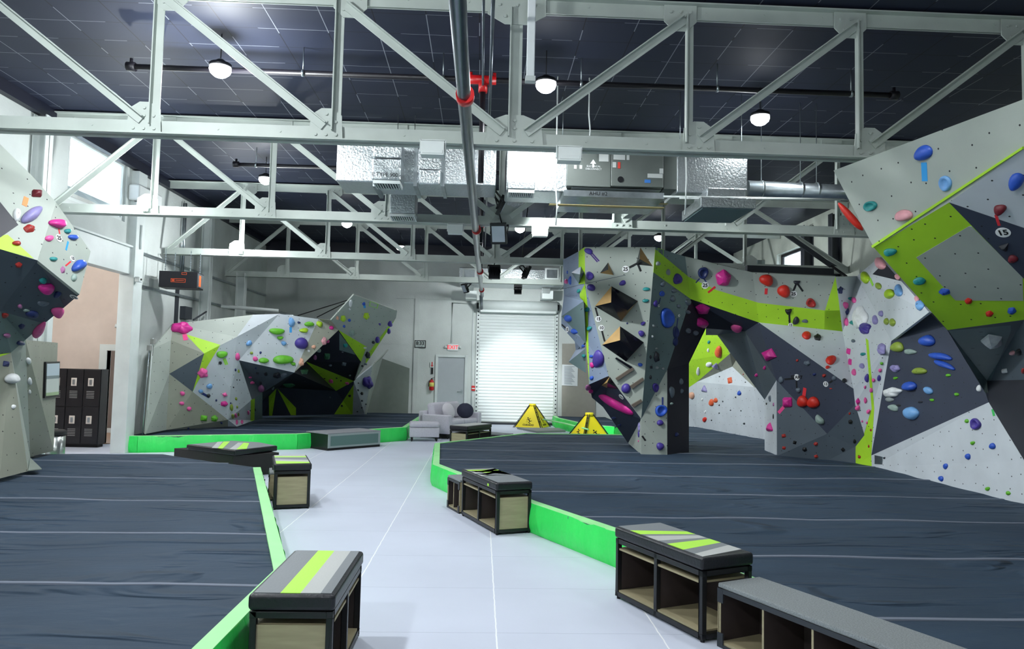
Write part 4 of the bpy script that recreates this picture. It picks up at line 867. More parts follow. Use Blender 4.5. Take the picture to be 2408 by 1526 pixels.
HL = [
(R2, [(330,210,115,85,'maroon',p),(300,390,250,110,'lavender',w_,32),(150,400,66,120,'white',d),(262,525,105,76,'brick',p),(148,655,80,55,'brick',j),(515,475,150,100,'magenta',j),(605,545,68,50,'teal',j),(655,600,95,58,'blue',j),(440,612,75,55,'pink',d,25),(478,795,72,46,'teal',j),(562,895,42,66,'mauve',p),(715,850,150,100,'blue',w_,35),(660,965,50,64,'greygreen',d),(168,850,66,50,'brick',p),(385,985,82,50,'teal',j),(415,1050,160,95,'magenta',j),(515,1108,78,56,'navy',j),(385,1190,112,46,'slate',j),(515,1262,125,90,'pink',j),(290,1290,118,66,'navy',d),(180,1220,42,38,'mauve',d),(235,1258,58,24,'greygreen',d),(40,1300,72,46,'brick',d),(195,1400,62,50,'navy',p),(62,1482,58,42,'mauve',d),(360,1420,200,80,'pink',w_,45)]),
(R3, [(42,627,52,50,'navy',p),(80,730,100,84,'white',j),(95,935,28,34,'white',d),(145,475,54,40,'navy',j),(202,605,32,50,'white',d),(212,752,26,58,'white',d),(213,828,16,34,'white',d)]),
(R4, [(430,412,165,92,'magenta',b),(600,770,85,74,'pink',b),(750,618,90,64,'green',j),(738,690,28,28,'charcoal',p),(652,875,50,40,'sky',d),(583,915,40,30,'sky',d),(645,950,32,32,'charcoal',p),(437,933,40,35,'pink',d),(432,1012,40,32,'pink',d),(490,1055,36,36,'pink',d),(775,943,42,38,'pink',p),(770,1015,60,46,'magenta',p),(707,988,16,18,'navy',d),(608,1130,65,56,'green',p),(692,1132,55,54,'green',p),(748,1168,18,16,'navy',d),(485,1212,18,14,'navy',d),(876,640,38,56,'pink',d),(972,530,62,38,'sky',w_,30),(988,610,26,24,'olive',d),(1060,607,18,22,'navy',d),(1018,657,44,38,'pink',d),(1085,668,92,50,'green',j),(1190,435,135,60,'green',j),(1217,488,55,34,'green',j),(1307,365,54,70,'sky',d),(1245,533,44,36,'sky',d),(1240,660,165,90,'green',j),(1320,695,44,34,'green',j),(1022,732,16,12,'navy',d),(1035,770,26,20,'charcoal',p),(1103,777,30,24,'charcoal',d),(1192,787,60,44,'charcoal',b),(1245,787,58,34,'slate',d,15),(978,805,24,16,'pink',d),(993,848,32,26,'pink',d),(1060,850,28,24,'charcoal',d),(1065,892,52,54,'mauve',d),(1160,888,52,30,'greygreen',w_,40),(1285,862,108,60,'darkgreen',p),
  (828,1045,24,58,'olive',d),(865,975,16,28,'olive',d),(873,1040,14,22,'olive',d),(838,1115,24,40,'olive',d),(862,1110,24,34,'pink',d),(884,1100,14,30,'olive',d),(870,1162,20,38,'pink',d),(911,1160,22,34,'pink',d),(963,1085,18,36,'pink',d),(978,1070,8,12,'navy',d),(1017,1063,14,26,'charcoal',d),(822,1010,10,14,'navy',d),(885,755,14,30,'olive',d),(872,825,8,10,'charcoal',d),(893,826,8,10,'charcoal',d),(844,884,10,12,'charcoal',d),(860,745,14,22,'navy',d)]),
(R5, [(485,425,90,54,'green',j),(577,425,60,62,'lime',j),(438,482,90,48,'lime',j),(415,600,112,112,'violet',d),(392,412,30,24,'navy',j),(685,460,40,40,'magenta',d),(618,580,48,72,'rose',b),(650,580,34,30,'pink',d),(525,632,42,34,'peach',d),(482,668,26,24,'white',p),(570,662,44,34,'greygreen',d),(415,770,48,70,'peach',b),(537,725,34,44,'mauve',d),(645,715,68,62,'darkgreen',p),(798,785,50,40,'slate',p),(675,797,28,20,'slate',d),(785,678,20,10,'slate',d),(440,850,112,62,'darkgreen',p),(850,888,22,16,'greygreen',d),(680,937,42,42,'pink',b),(730,912,20,16,'charcoal',p),(770,935,16,14,'charcoal',d),(825,957,36,30,'pink',b),(622,915,18,12,'charcoal',d),(670,1083,20,14,'slate',d),(440,940,24,10,'charcoal',d),(738,372,28,30,'peach',d),(790,378,52,60,'lime',p),(856,240,32,70,'white',d),(850,292,16,18,'white',d),(975,245,32,26,'blue',d),(998,355,54,62,'lime',p),(845,393,28,28,'blue',p),(798,447,26,26,'blue',p),(1118,428,20,20,'violet',d),(868,508,58,60,'greygreen',p),(810,618,52,40,'teal',p),(985,640,26,16,'white',d),(1210,425,44,48,'violet',d),(1200,490,30,56,'violet',d),(1098,568,40,60,'violet',d),(1060,590,26,26,'charcoal',d),(1010,705,50,56,'charcoal',b),(962,803,20,18,'charcoal',d),(992,785,28,20,'slate',d),(1010,950,86,112,'violet',b),(958,1050,28,30,'charcoal',p),(924,1020,14,18,'charcoal',d),(958,1115,18,16,'charcoal',d),(994,1146,14,12,'charcoal',d),(957,1177,14,12,'charcoal',d),(917,1212,16,12,'charcoal',d),(848,1070,26,22,'charcoal',d),(777,1160,20,20,'charcoal',d),(926,957,10,14,'charcoal',d)]),
(R7, [(247,90,60,42,'violet',d,-20),(255,260,54,58,'violet',o_),(268,338,60,56,'violet',w_,45),(485,308,62,34,'violet',w_,20),(645,350,54,30,'teal',j),(640,430,50,28,'teal',j),(180,362,28,34,'teal',j),(237,490,38,34,'teal',j),(253,620,36,34,'teal',j),(123,545,84,66,'blue',j),(195,565,44,30,'pink',j),(155,645,58,40,'blue',w_,-25),(210,745,24,22,'blue',d),(213,812,28,26,'teal',d),(100,235,14,26,'blue',d),(120,292,30,58,'blue',d),(94,300,34,32,'pink',d),(265,815,26,22,'blue',d),(315,835,72,132,'violet',d),(272,875,34,38,'magenta',d),(268,965,30,28,'blue',d),(243,1030,38,46,'mauve',d),(262,1055,30,32,'magenta',d),(430,1140,292,52,'magenta',s,-30),(505,1037,62,72,'violet',d,-15),(625,587,42,26,'violet',w_,20),(615,660,54,44,'violet',w_,-25),(603,873,34,26,'blue',d),(600,805,24,18,'grey',d),(513,587,14,12,'navy',d),(420,1240,34,18,'navy',d),(460,1290,24,20,'navy',d),(597,1305,26,62,'lavender',b),(594,1350,20,50,'violet',d),(592,1400,12,14,'pink',d),
  (745,1190,80,82,'blue',o_),(742,1270,50,44,'violet',w_,60),(742,1432,66,50,'violet',w_,60),(708,1030,40,64,'violet',o_),(858,282,56,78,'violet',o_),(786,550,92,132,'blue',o_),(848,650,42,80,'navy',o_),(845,715,34,58,'navy',d),(752,383,32,42,'blue',o_),(709,452,30,46,'violet',d),(757,315,36,38,'slate',d),(838,362,38,32,'slate',d),(827,417,38,40,'slate',d),(868,468,30,26,'slate',d),(725,175,30,34,'grey',d),(795,235,28,48,'grey',d),(935,442,34,46,'slate',d),(932,510,34,28,'slate',d),(695,605,20,18,'grey',d),(687,678,16,16,'white',d),(715,762,16,16,'grey',d),(715,820,42,68,'charcoal',b),(675,820,18,28,'charcoal',p),(678,890,20,24,'charcoal',p),(718,893,20,22,'grey',d),(760,900,18,22,'grey',d),(673,960,16,26,'charcoal',d),(935,640,34,32,'slate',d),(985,655,28,32,'slate',d),(885,990,26,42,'slate',d),(820,1060,34,80,'slate',d),(890,1055,20,34,'slate',d),(818,1142,20,20,'greygreen',d),(855,1355,24,34,'navy',d)]),
(R8, [(150,230,70,78,'navy',o_),(285,265,104,112,'magenta',p),(572,278,88,82,'red',d),(687,352,82,88,'red',d),(773,292,44,28,'charcoal',c),(867,430,72,54,'brick',o_,-20),(718,485,46,38,'black',c),(768,548,40,58,'charcoal',d,-20),(828,551,40,26,'slate',d),(150,468,98,72,'magenta',p),(148,560,85,80,'magenta',p),(375,592,85,52,'pink',j),(50,425,34,44,'slate',d),(50,615,36,34,'slate',d),(100,630,34,34,'slate',d),(590,775,98,84,'magenta',p),(838,648,60,50,'red',d),(912,660,52,38,'black',b,-25),(1000,812,70,56,'red',d),(978,858,28,22,'red',d),(843,830,42,36,'slate',b),(777,812,18,18,'brick',d),(890,905,24,20,'navy',d),(955,913,24,24,'brick',d),(1025,932,40,28,'slate',w_,-30),(1090,947,36,26,'charcoal',d),(670,942,34,44,'slate',d),(785,1010,34,34,'slate',d),(712,1090,80,84,'magenta',p),(815,1085,78,74,'red',d),(885,1092,90,70,'red',d),(928,1207,74,46,'greygreen',s,-50),(1000,1000,20,10,'brick',d),(560,862,22,26,'magenta',d),(505,910,22,22,'magenta',d),(600,1262,66,74,'magenta',t),(596,1065,24,44,'slate',o_),(620,1105,14,24,'mauve',d),(618,1185,12,38,'black',d),(573,1100,12,16,'black',d),(687,1313,34,30,'brick',p),(688,1394,30,26,'brick',p),(760,1358,28,28,'black',p),(825,1403,32,30,'black',p),(900,1367,30,26,'brick',p),(902,1450,30,26,'brick',p),(1080,1405,28,28,'black',p),(1158,1350,22,26,'black',d),(1130,1220,30,30,'black',p),(1125,1165,14,18,'brick',d),
  (1060,345,34,56,'navy',b),(1130,400,48,32,'teal',j),(1155,412,30,38,'pink',d),(1093,445,38,48,'pink',d),(1110,490,42,48,'navy',b),(1105,557,26,52,'pink',d),(1145,560,38,32,'teal',j),(1200,530,86,160,'white',b),(1230,600,70,76,'violet',b),(1150,683,24,24,'slate',d),(1118,752,30,50,'magenta',p),(1128,822,26,52,'magenta',p),(1215,770,34,28,'teal',j),(1208,850,34,34,'lavender',d),(1155,892,30,42,'pink',d),(1240,930,30,56,'violet',d),(1283,944,24,24,'pink',d),(1268,1010,24,30,'pink',d),(1227,990,14,22,'pink',d),(1320,930,24,44,'violet',d),(1327,878,24,26,'pink',d),(1338,832,22,20,'green',d),(1180,1085,32,48,'magenta',p),(1178,1128,34,34,'pink',d),(1230,1078,22,40,'pink',d),(1250,1152,28,30,'pink',d),(1208,1217,12,16,'pink',d),(1240,1227,14,18,'pink',d),(1267,1275,12,20,'brick',d),(1253,1383,12,20,'brick',d),(1190,1453,18,20,'brick',d),(1340,738,54,74,'lavender',b),(1295,545,38,60,'lavender',d),(1335,500,38,34,'lavender',d),
  (190,690,18,24,'teal',d),(185,745,14,28,'white',d),(255,755,46,78,'orange',d),(190,838,40,32,'white',d),(232,848,50,44,'lavender',t),(118,885,24,52,'white',d),(330,945,34,50,'orange',p),(260,920,8,8,'charcoal',d),(432,957,8,8,'charcoal',d),(418,905,8,10,'brick',d),(160,1005,44,56,'lavender',t),(75,1045,38,48,'peach',d),(145,1072,12,20,'white',d),(207,1093,32,46,'orange',d),(235,1078,24,36,'orange',d),(392,1030,24,34,'blue',d),(367,1057,10,10,'charcoal',d),(282,1085,8,10,'charcoal',d),(258,1110,8,10,'charcoal',d),(333,1143,8,8,'charcoal',d),(403,1147,8,8,'charcoal',d),(165,1155,12,20,'white',d),(258,1163,8,10,'charcoal',d),(162,1205,26,34,'red',d),(207,1210,8,10,'charcoal',d),(424,1232,12,14,'charcoal',d)]),
(D1, [(690,478,150,108,'blue',w_,50),(838,705,88,112,'sky',o_),(297,868,92,76,'teal',o_),(540,930,125,100,'rose',j),(1350,680,170,96,'blue',w_,45),(1225,885,98,76,'maroon',j),(437,1192,100,56,'teal',j),(648,1400,105,52,'teal',j),(828,1482,88,52,'blue',p),(1258,1160,96,70,'charcoal',t),(1318,1245,74,58,'maroon',d)]),  # last two holds carry the prow's shade in their dark colours
(D2, [(833,273,48,40,'red',p),(958,350,50,38,'red',p),(1092,332,56,44,'blue',p),(220,135,58,66,'lime',d),(297,185,40,38,'olive',d),(365,232,60,62,'lime',d),(418,213,48,70,'sky',d),(310,52,60,84,'rose',d,30),(412,130,34,36,'rose',d),(525,262,26,38,'rose',d),(545,300,46,62,'sky',d),(312,350,34,34,'lavender',d),(345,397,34,40,'olive',d),(382,402,40,46,'olive',d),(272,390,32,48,'white',d),
  (410,550,80,60,'olive',d),(485,578,80,32,'greygreen',d),(600,512,98,76,'blue',w_),(665,605,138,44,'blue',s,-12),(690,655,128,38,'blue',s,-25),(397,677,54,46,'lavender',b),(540,693,86,44,'olive',d),(397,735,28,18,'green',d),(713,718,30,20,'green',d),(485,780,84,70,'blue',j),(600,812,70,42,'sky',w_,-25),(378,820,110,60,'white',b),(362,864,54,28,'grey',d),(390,915,78,38,'greygreen',w_,-25),(505,945,105,78,'sky',w_),(763,832,30,20,'green',d),(615,866,28,18,'green',d),(415,897,28,14,'charcoal',d),(545,878,34,12,'charcoal',d),(897,797,26,46,'white',d),(975,508,130,100,'white',p),(1097,585,46,28,'rose',d),(1135,580,40,40,'black',d),(1050,692,52,34,'white',p),(1160,692,20,34,'brick',d),
  (880,1010,60,64,'violet',o_),(824,992,24,24,'green',d),(859,1123,26,24,'green',d),(978,1142,34,40,'blue',d),(831,1204,30,38,'blue',d),(697,1262,26,36,'blue',d),(670,1336,28,34,'blue',d),(948,1397,28,24,'green',d),(1072,1423,28,24,'green',d),(330,1212,12,12,'charcoal',d)]),
]
KN = {d: 'rounded', j: 'jug', w_: 'wedge-shaped', p: 'angular', b: 'lumpy', c: 'crescent', s: 'long curved', t: 'triangular', o_: 'dish-shaped'}
recs = []
for (ox, oy, scl), lst in HL:
    for q in lst:
        px, py, pw, ph = ox + q[0] / scl, oy + q[1] / scl, q[2] / scl, q[3] / scl
        h_ = hit(px, py)
        if not h_:
            for rr_ in (4, 8, 12, 16, 22, 28):
                for k_ in range(12):
                    h2_ = hit(px + rr_ * math.cos(k_ * .5236), py + rr_ * math.sin(k_ * .5236))
                    if h2_: h_ = (on_plane(px, py, h2_[0], h2_[1]), h2_[1], h2_[2]); break
                if h_: break
        if not h_: print('hold off wall', round(px), round(py), q[4]); continue
        recs.append([px, py, pw, ph, q[4], q[5], q[6] if len(q) > 6 else 0, h_])
recs.sort(key=lambda r: -r[2] * r[3])
def build_hold(r, bm_only=False):
    px, py, pw, ph, colr, kind, rot, (P, n, f) = r
    rs = random.Random(int(px * 31 + py * 17)); a = math.radians(rot)
    e1 = (math.cos(a) * pw / 2, -math.sin(a) * pw / 2); e2 = (-math.sin(a) * ph / 2, -math.cos(a) * ph / 2)
    U = on_plane(px + e1[0], py + e1[1], P, n) - P; V = on_plane(px + e2[0], py + e2[1], P, n) - P
    dist = (P - CAM).length; mu, mv = pw / 2 / FPX * dist, ph / 2 / FPX * dist
    if U.length > mu * 2.2: U *= mu * 2.2 / U.length
    if V.length > mv * 2.2: V *= mv * 2.2 / V.length
    h = {'disc': .55, 'poly': .8, 'tri': .8, 'blob': .75, 'shell': 1.1}.get(kind, .85) * min(mu, mv)
    return hold_mesh(kind, U, V, n, h, rs), P, n, U, V, h
ORD = ['top', 'second', 'third', 'fourth', 'fifth', 'sixth', 'seventh', 'eighth', 'ninth', 'tenth', 'eleventh', 'twelfth', 'thirteenth', 'fourteenth', 'fifteenth']
NMAX = 298
big = recs[:NMAX]; small = recs[NMAX:]
from collections import defaultdict
grp = defaultdict(list)
for r in big: grp[(r[4], r[7][2])].append(r)
SH = {'grey': 'mid-grey', 'white': 'white', 'greygreen': 'grey-green', 'darkgreen': 'dark green'}
for (cl, f), rr in grp.items():
    rr.sort(key=lambda r: r[1])
    for i, r in enumerate(rr):
        bm, P, n, U, V, h = build_hold(r); cn = SH.get(cl, cl)
        kn = KN[r[5]]
        if len(rr) == 1: lab = f'{cn} {kn} hold, only {cn} one on {f}'
        elif i == len(rr) - 1: lab = f'{cn} {kn} hold, lowest {cn} one on {f}'
        else: lab = f'{cn} {kn} hold, {ORD[i] if i < 15 else "middle"} {cn} one from top on {f}' if i else f'{cn} {kn} hold, topmost {cn} one on {f}'
        o = link('climbing_hold', bm, hm(cl)); o.location = P - n * .002
        tag(o, lab, 'climbing hold', 'climbing holds bolted to the walls')
        if r[2] * r[3] > 330 and r[5] not in (o_,):
            bm = B(); tp = n * (h * (.96 if r[5] not in (j, w_) else .93)); k = min(.012, .12 * min(U.length, V.length))
            disc(bm, tp - n * .01, n, k, .012, 10); link('bolt_hole', bm, BOLT, o)
if small:
    me = bmesh.new(); ms = []
    for r in small:
        bm, P, n, U, V, h = build_hold(r); m_ = hm(r[4])
        if m_ not in ms: ms.append(m_)
        for v in bm.verts: v.co += P
        for fc in bm.faces: fc.material_index = ms.index(m_)
        tmp = bpy.data.meshes.new('t'); bm.to_mesh(tmp); bm.free(); me.from_mesh(tmp); bpy.data.meshes.remove(tmp)
    tag(link('small_footholds', me, ms), 'scattered smallest footholds and screw-on chips across the climbing walls', 'climbing hold', kind='stuff')
# special: rose/red hold peeking from behind the prow's left edge
p0 = atY(2003, 508, 7.3); bm = hold_mesh('dome', Vector((.07, 0, -.03)), Vector((-.09, .05, .16)), Vector((-.25, -.9, 0)).normalized(), .08, random.Random(3))
o = link('climbing_hold', bm, hm('red')); o.location = p0 + Vector((.01, .05, 0)); tag(o, 'long red hold peeking out behind left edge of the right prow', 'climbing hold')
# route tapes and number tags
TC = {'red': mat('red_tape', 'e0323c', .6), 'pink': mat('pink_tape', 'e24488', .6), 'blue': mat('blue_tape', '2f9be0', .6), 'black': mat('black_tape', '101216', .6), 'lime': mat('lime_tape', '9be04a', .6), 'orange': mat('orange_tape', 'e88a50', .6), 'green': mat('green_tape', '3fc060', .6), 'navy': mat('navy_tape', '26326e', .6), 'purple': mat('purple_tape', '4a2f80', .6)}
def tape(pa, pb, wpx, cl, lab, group='route tapes stuck on the walls'):
    h_ = hit((pa[0] + pb[0]) / 2, (pa[1] + pb[1]) / 2)
    if not h_: print('tape off', pa); return
    P, n, f = h_; a = on_plane(*pa, P, n); b_ = on_plane(*pb, P, n); wd = wpx / FPX * (P - CAM).length
    bm = B(); dd_ = (b_ - a).normalized(); sd = dd_.cross(n) * wd / 2
    slab(bm, [a + sd, b_ + sd, b_ - sd, a - sd], n * .004); tag(link('route_tape', bm, TC[cl]), lab, 'tape', group)
for a_ in [((2173, 382), (2175, 426), 13, 'blue', 'broad bright blue tape under the blue hold on prow top face'), ((2342, 505), (2350, 530), 5, 'red', 'red tape leading to the 15 tag on right prow'),
  ((1389, 598), (1405, 616), 3, 'purple', 'purple double tape, left strip, at top left of arch tower'), ((1393, 596), (1409, 614), 3, 'purple', 'purple double tape, right strip, at top left of arch tower'),
  ((1480, 629), (1499, 619), 5, 'black', 'black tape from the 25 tag on arch tower'), ((1499, 619), (1507, 638), 5, 'black', 'black tape pointing down by the tall triangle volume'),
  ((1400, 723), (1406, 744), 4, 'black', 'black tape above the 15 tag on arch tower'), ((1415, 776), (1422, 803), 4, 'black', 'black tape below the 10 tag on arch tower'), ((1321, 763), (1330, 771), 4, 'black', 'short black tape left of the 10 tag on tower side'),
  ((1645, 655), (1636, 665), 3, 'navy', 'navy tape, left strip, under the navy dish hold by 25 tag'), ((1655, 655), (1661, 664), 3, 'navy', 'navy tape, right strip, under the navy dish hold by 25 tag'),
  ((1682, 674), (1665, 688), 5, 'red', 'red tape slanting off the magenta hold over arch'), ((1802, 678), (1801, 692), 6, 'red', 'red double tape under the upper red hold over arch'),
  ((1872, 668), (1865, 685), 4, 'black', 'black tape, left strip, under the charcoal crescent hold'), ((1876, 668), (1888, 685), 4, 'black', 'black tape, right strip, under the charcoal crescent hold'), ((1856, 738), (1857, 761), 4, 'black', 'black tape above the 15 tag on lime band'),
  ((1843, 957), (1831, 971), 7, 'pink', 'pink tape off the magenta hold right of arch'), ((1893, 912), (1890, 935), 8, 'red', 'bright red tape above the pair of red holds'),
  ((1845, 892), (1868, 890), 4, 'black', 'black tape left of the start tag right of arch'), ((1873, 896), (1874, 912), 4, 'black', 'black tape under the start tag right of arch'), ((1950, 900), (1958, 895), 4, 'black', 'black tape beside the 13 tag right of arch'),
  ((434, 786), (437, 800), 9, 'pink', 'bright pink tape under the large lumpy hold at left rear'), ((525, 843), (531, 858), 3, 'lime', 'green double tape, left strip, at left rear'), ((529, 842), (535, 857), 3, 'lime', 'green double tape, right strip, at left rear'),
  ((682, 769), (682, 782), 2.5, 'blue', 'blue double tape, left strip, at left rear overhang'), ((685, 769), (685, 782), 2.5, 'blue', 'blue double tape, right strip, at left rear overhang'), ((476, 925), (492, 934), 5, 'navy', 'navy tape between two holds low at left rear'), ((856, 716), (858, 724), 5, 'blue', 'blue tape at top of the raised block'),
  ((62, 464), (57, 484), 9, 'orange', 'orange tape under the maroon hold near left'), ((138, 538), (140, 550), 3, 'red', 'thin red tape above the 25 tag near left'), ((154, 625), (166, 615), 3, 'red', 'thin red tape to the 13 tag near left'), ((160, 568), (155, 588), 4, 'blue', 'blue tape under the blue jug near left'),
  ((1558, 934), (1558, 952), 4, 'navy', 'navy tape above the blue dish hold on tower foot'), ((1510, 1025), (1518, 1036), 4, 'black', 'black tape at bottom of tower foot'), ((1553, 700), (1549, 715), 3, 'navy', 'navy tape under blue hold on shaded tower face'), ((1594, 748), (1591, 770), 3, 'navy', 'navy tape under the 12 tag on shaded tower face'),
  ((2046, 655), (2053, 671), 5, 'lime', 'pale green tape beside the lime hold at right'), ((2334, 962), (2338, 978), 6, 'green', 'green tape at right edge above the white lowest wall')]:
    tape(*a_)
def marker(quad, cl, lab):
    h_ = hit(sum(q[0] for q in quad) / 4, sum(q[1] for q in quad) / 4)
    if not h_: print('marker off'); return
    P, n, f = h_; pts = [on_plane(*q, P, n) for q in quad]; cen = sum(pts, Vector()) / 4; bm = B()
    for i in range(4):
        a, b_ = pts[i], pts[(i + 1) % 4]; slab(bm, [a, b_, b_ + (cen - b_) * .14, a + (cen - a) * .14], n * .004)
    tag(link('start_square', bm, TC[cl]), lab, 'tape')
marker([(870, 708), (890, 715), (887, 725), (868, 719)], 'lime', 'lime tape square outline at top of the raised block')
marker([(1547, 583), (1560, 587), (1560, 604), (1547, 601)], 'lime', 'pale lime tape square outline at top of shaded tower face')
marker([(2004, 653), (2012, 653), (2013, 669), (2005, 669)], 'red', 'red tape square outline high on the tall pale corner face')
TAGW = mat('tag_white', 'eceeee', .5)
def numtag(px, py, rpx, s_, lab):
    h_ = hit(px, py)
    if not h_: print('tag off', px, py); return
    P, n, f = h_; r_ = rpx / FPX * (P - CAM).length
    e = empty('number_tag', P, 0, lab, 'tag', 'white number tags on the walls')
    bm = B(); disc(bm, (0, 0, 0), n, r_, .006, 24); link('tag_disc', bm, TAGW, e)
    up = Vector((0, 0, 1)); up = (up - n * up.dot(n)).normalized(); rt = up.cross(n)
    M = Matrix((rt, up, n)).transposed().to_4x4(); M.translation = n * .008
    text('tag_number', s_, r_ * 1.45, BLK2, e, M, .001, .004 * r_ * 10)
for a_ in [(1471, 633, 8, '25', 'white round 25 tag at top of arch tower front'), (1407, 750, 7, '15', 'white round 15 tag on arch tower left of upper diamond'), (1414, 771, 7, '10', 'white round 10 tag on arch tower front between the diamonds'), (1334, 775, 7, '10', 'white round 10 tag on left side of arch tower'),
  (1658, 671, 8, '25', 'white round 25 tag left on upper band over arch'), (1866, 691, 7, '25', 'white round 25 tag right on upper band over arch'), (1859, 764, 5, '15', 'white round 15 tag on the lime band'), (1874, 887, 7, 'START', 'white round start tag on charcoal face right of arch'), (1942, 903, 6, '13', 'white round 13 tag on charcoal face right of arch'),
  (2359, 546, 13, '15', 'white round 15 tag on dark part of right prow'), (138, 560, 8, '25', 'white round 25 tag on near left wall'), (170, 608, 6, '13', 'white round 13 tag on near left wall'), (174, 698, 8, '12', 'white oval tag at the tip of near left wall'), (1461, 933, 7, '12', 'white oval tag on dark lower face of tower'), (1597, 742, 3, '12', 'tiny 12 tag on shaded right face of tower'), (1549, 719, 3, '17', 'tiny 17 tag on shaded right face of tower')]:
    numtag(*a_)
P, n, f = hit(2067, 1081); bm = B(); slab(bm, [on_plane(x, y, P, n) for x, y in ((2058, 1070), (2076, 1074), (2076, 1092), (2058, 1090))], n * .01)
so = tag(link('metal_plate', bm, GALV), 'small grey metal notice plate low on the white wall at right corner', 'sign')
# ================================================================= CRASH MATS
from mathutils import noise
CLOTH = mat('charcoal_mat_canvas', '22374b', .8, noise=.12, nscale=2.5, bump=.9, bscale=2.2, stretch=(.5, 1.3, 1))
nt = CLOTH.node_tree; N = nt.nodes; L = nt.links; bs = N['Principled BSDF']
old = [x for x in N if x.type == 'BUMP'][0]; old.inputs['Distance'].default_value = .07; old.inputs['Strength'].default_value = .5
tcn = N.new('ShaderNodeTexCoord'); mp = N.new('ShaderNodeMapping'); mp.inputs['Rotation'].default_value = (0, 0, .25); mp.inputs['Scale'].default_value = (.5, 1.5, 1)
L.new(tcn.outputs['Object'], mp.inputs[0]); nz = N.new('ShaderNodeTexNoise'); nz.inputs['Scale'].default_value = 1.3; nz.inputs['Detail'].default_value = 2; nz.inputs['Distortion'].default_value = 1.6; L.new(mp.outputs[0], nz.inputs[0])
fin = N.new('ShaderNodeTexNoise'); fin.inputs['Scale'].default_value = 160; L.new(tcn.outputs['Object'], fin.inputs[0])
b2 = N.new('ShaderNodeBump'); b2.inputs['Strength'].default_value = .9; b2.inputs['Distance'].default_value = .075; rg = N.new('ShaderNodeMapRange'); rg.interpolation_type = 'SMOOTHSTEP'; rg.inputs[1].default_value = .5; rg.inputs[2].default_value = .74; L.new(nz.outputs[0], rg.inputs[0]); L.new(rg.outputs[0], b2.inputs['Height']); L.new(old.outputs[0], b2.inputs['Normal'])
b3 = N.new('ShaderNodeBump'); b3.inputs['Strength'].default_value = .25; b3.inputs['Distance'].default_value = .004; L.new(fin.outputs[0], b3.inputs['Height']); L.new(b2.outputs[0], b3.inputs['Normal']); L.new(b3.outputs[0], bs.inputs['Normal'])
VINYL = mat('green_vinyl', '35e562', .42, noise=.1, nscale=2, bump=.6, bscale=5, stretch=(1, 1, .5)); [x for x in VINYL.node_tree.nodes if x.type == 'BUMP'][0].inputs['Distance'].default_value = .05
VEDGE = mat('pale_green_vinyl_trim', 'a2ee9e', .5, noise=.06, nscale=5)
WEB = mat('grey_webbing', '6d7584', .8)
def inset(poly, dd):
    n_ = len(poly); out = []
    for i in range(n_):
        p0, p1, p2 = (Vector(poly[i - 1][:2]), Vector(poly[i][:2]), Vector(poly[(i + 1) % n_][:2]))
        a = (p1 - p0).normalized(); b_ = (p2 - p1).normalized(); na = Vector((-a.y, a.x)); nb = Vector((-b_.y, b_.x))
        m_ = (na + nb); m_ = m_ / max(.4, m_.length_squared / 2); out.append(tuple(p1 + m_ * dd))
    return out
def wrinkle(x, y):
    return .012 * noise.noise(Vector((x * .5, y * 2.2, 3))) + .008 * noise.noise(Vector((x * 1.4 + y * .6, y * 3.5, 9)))
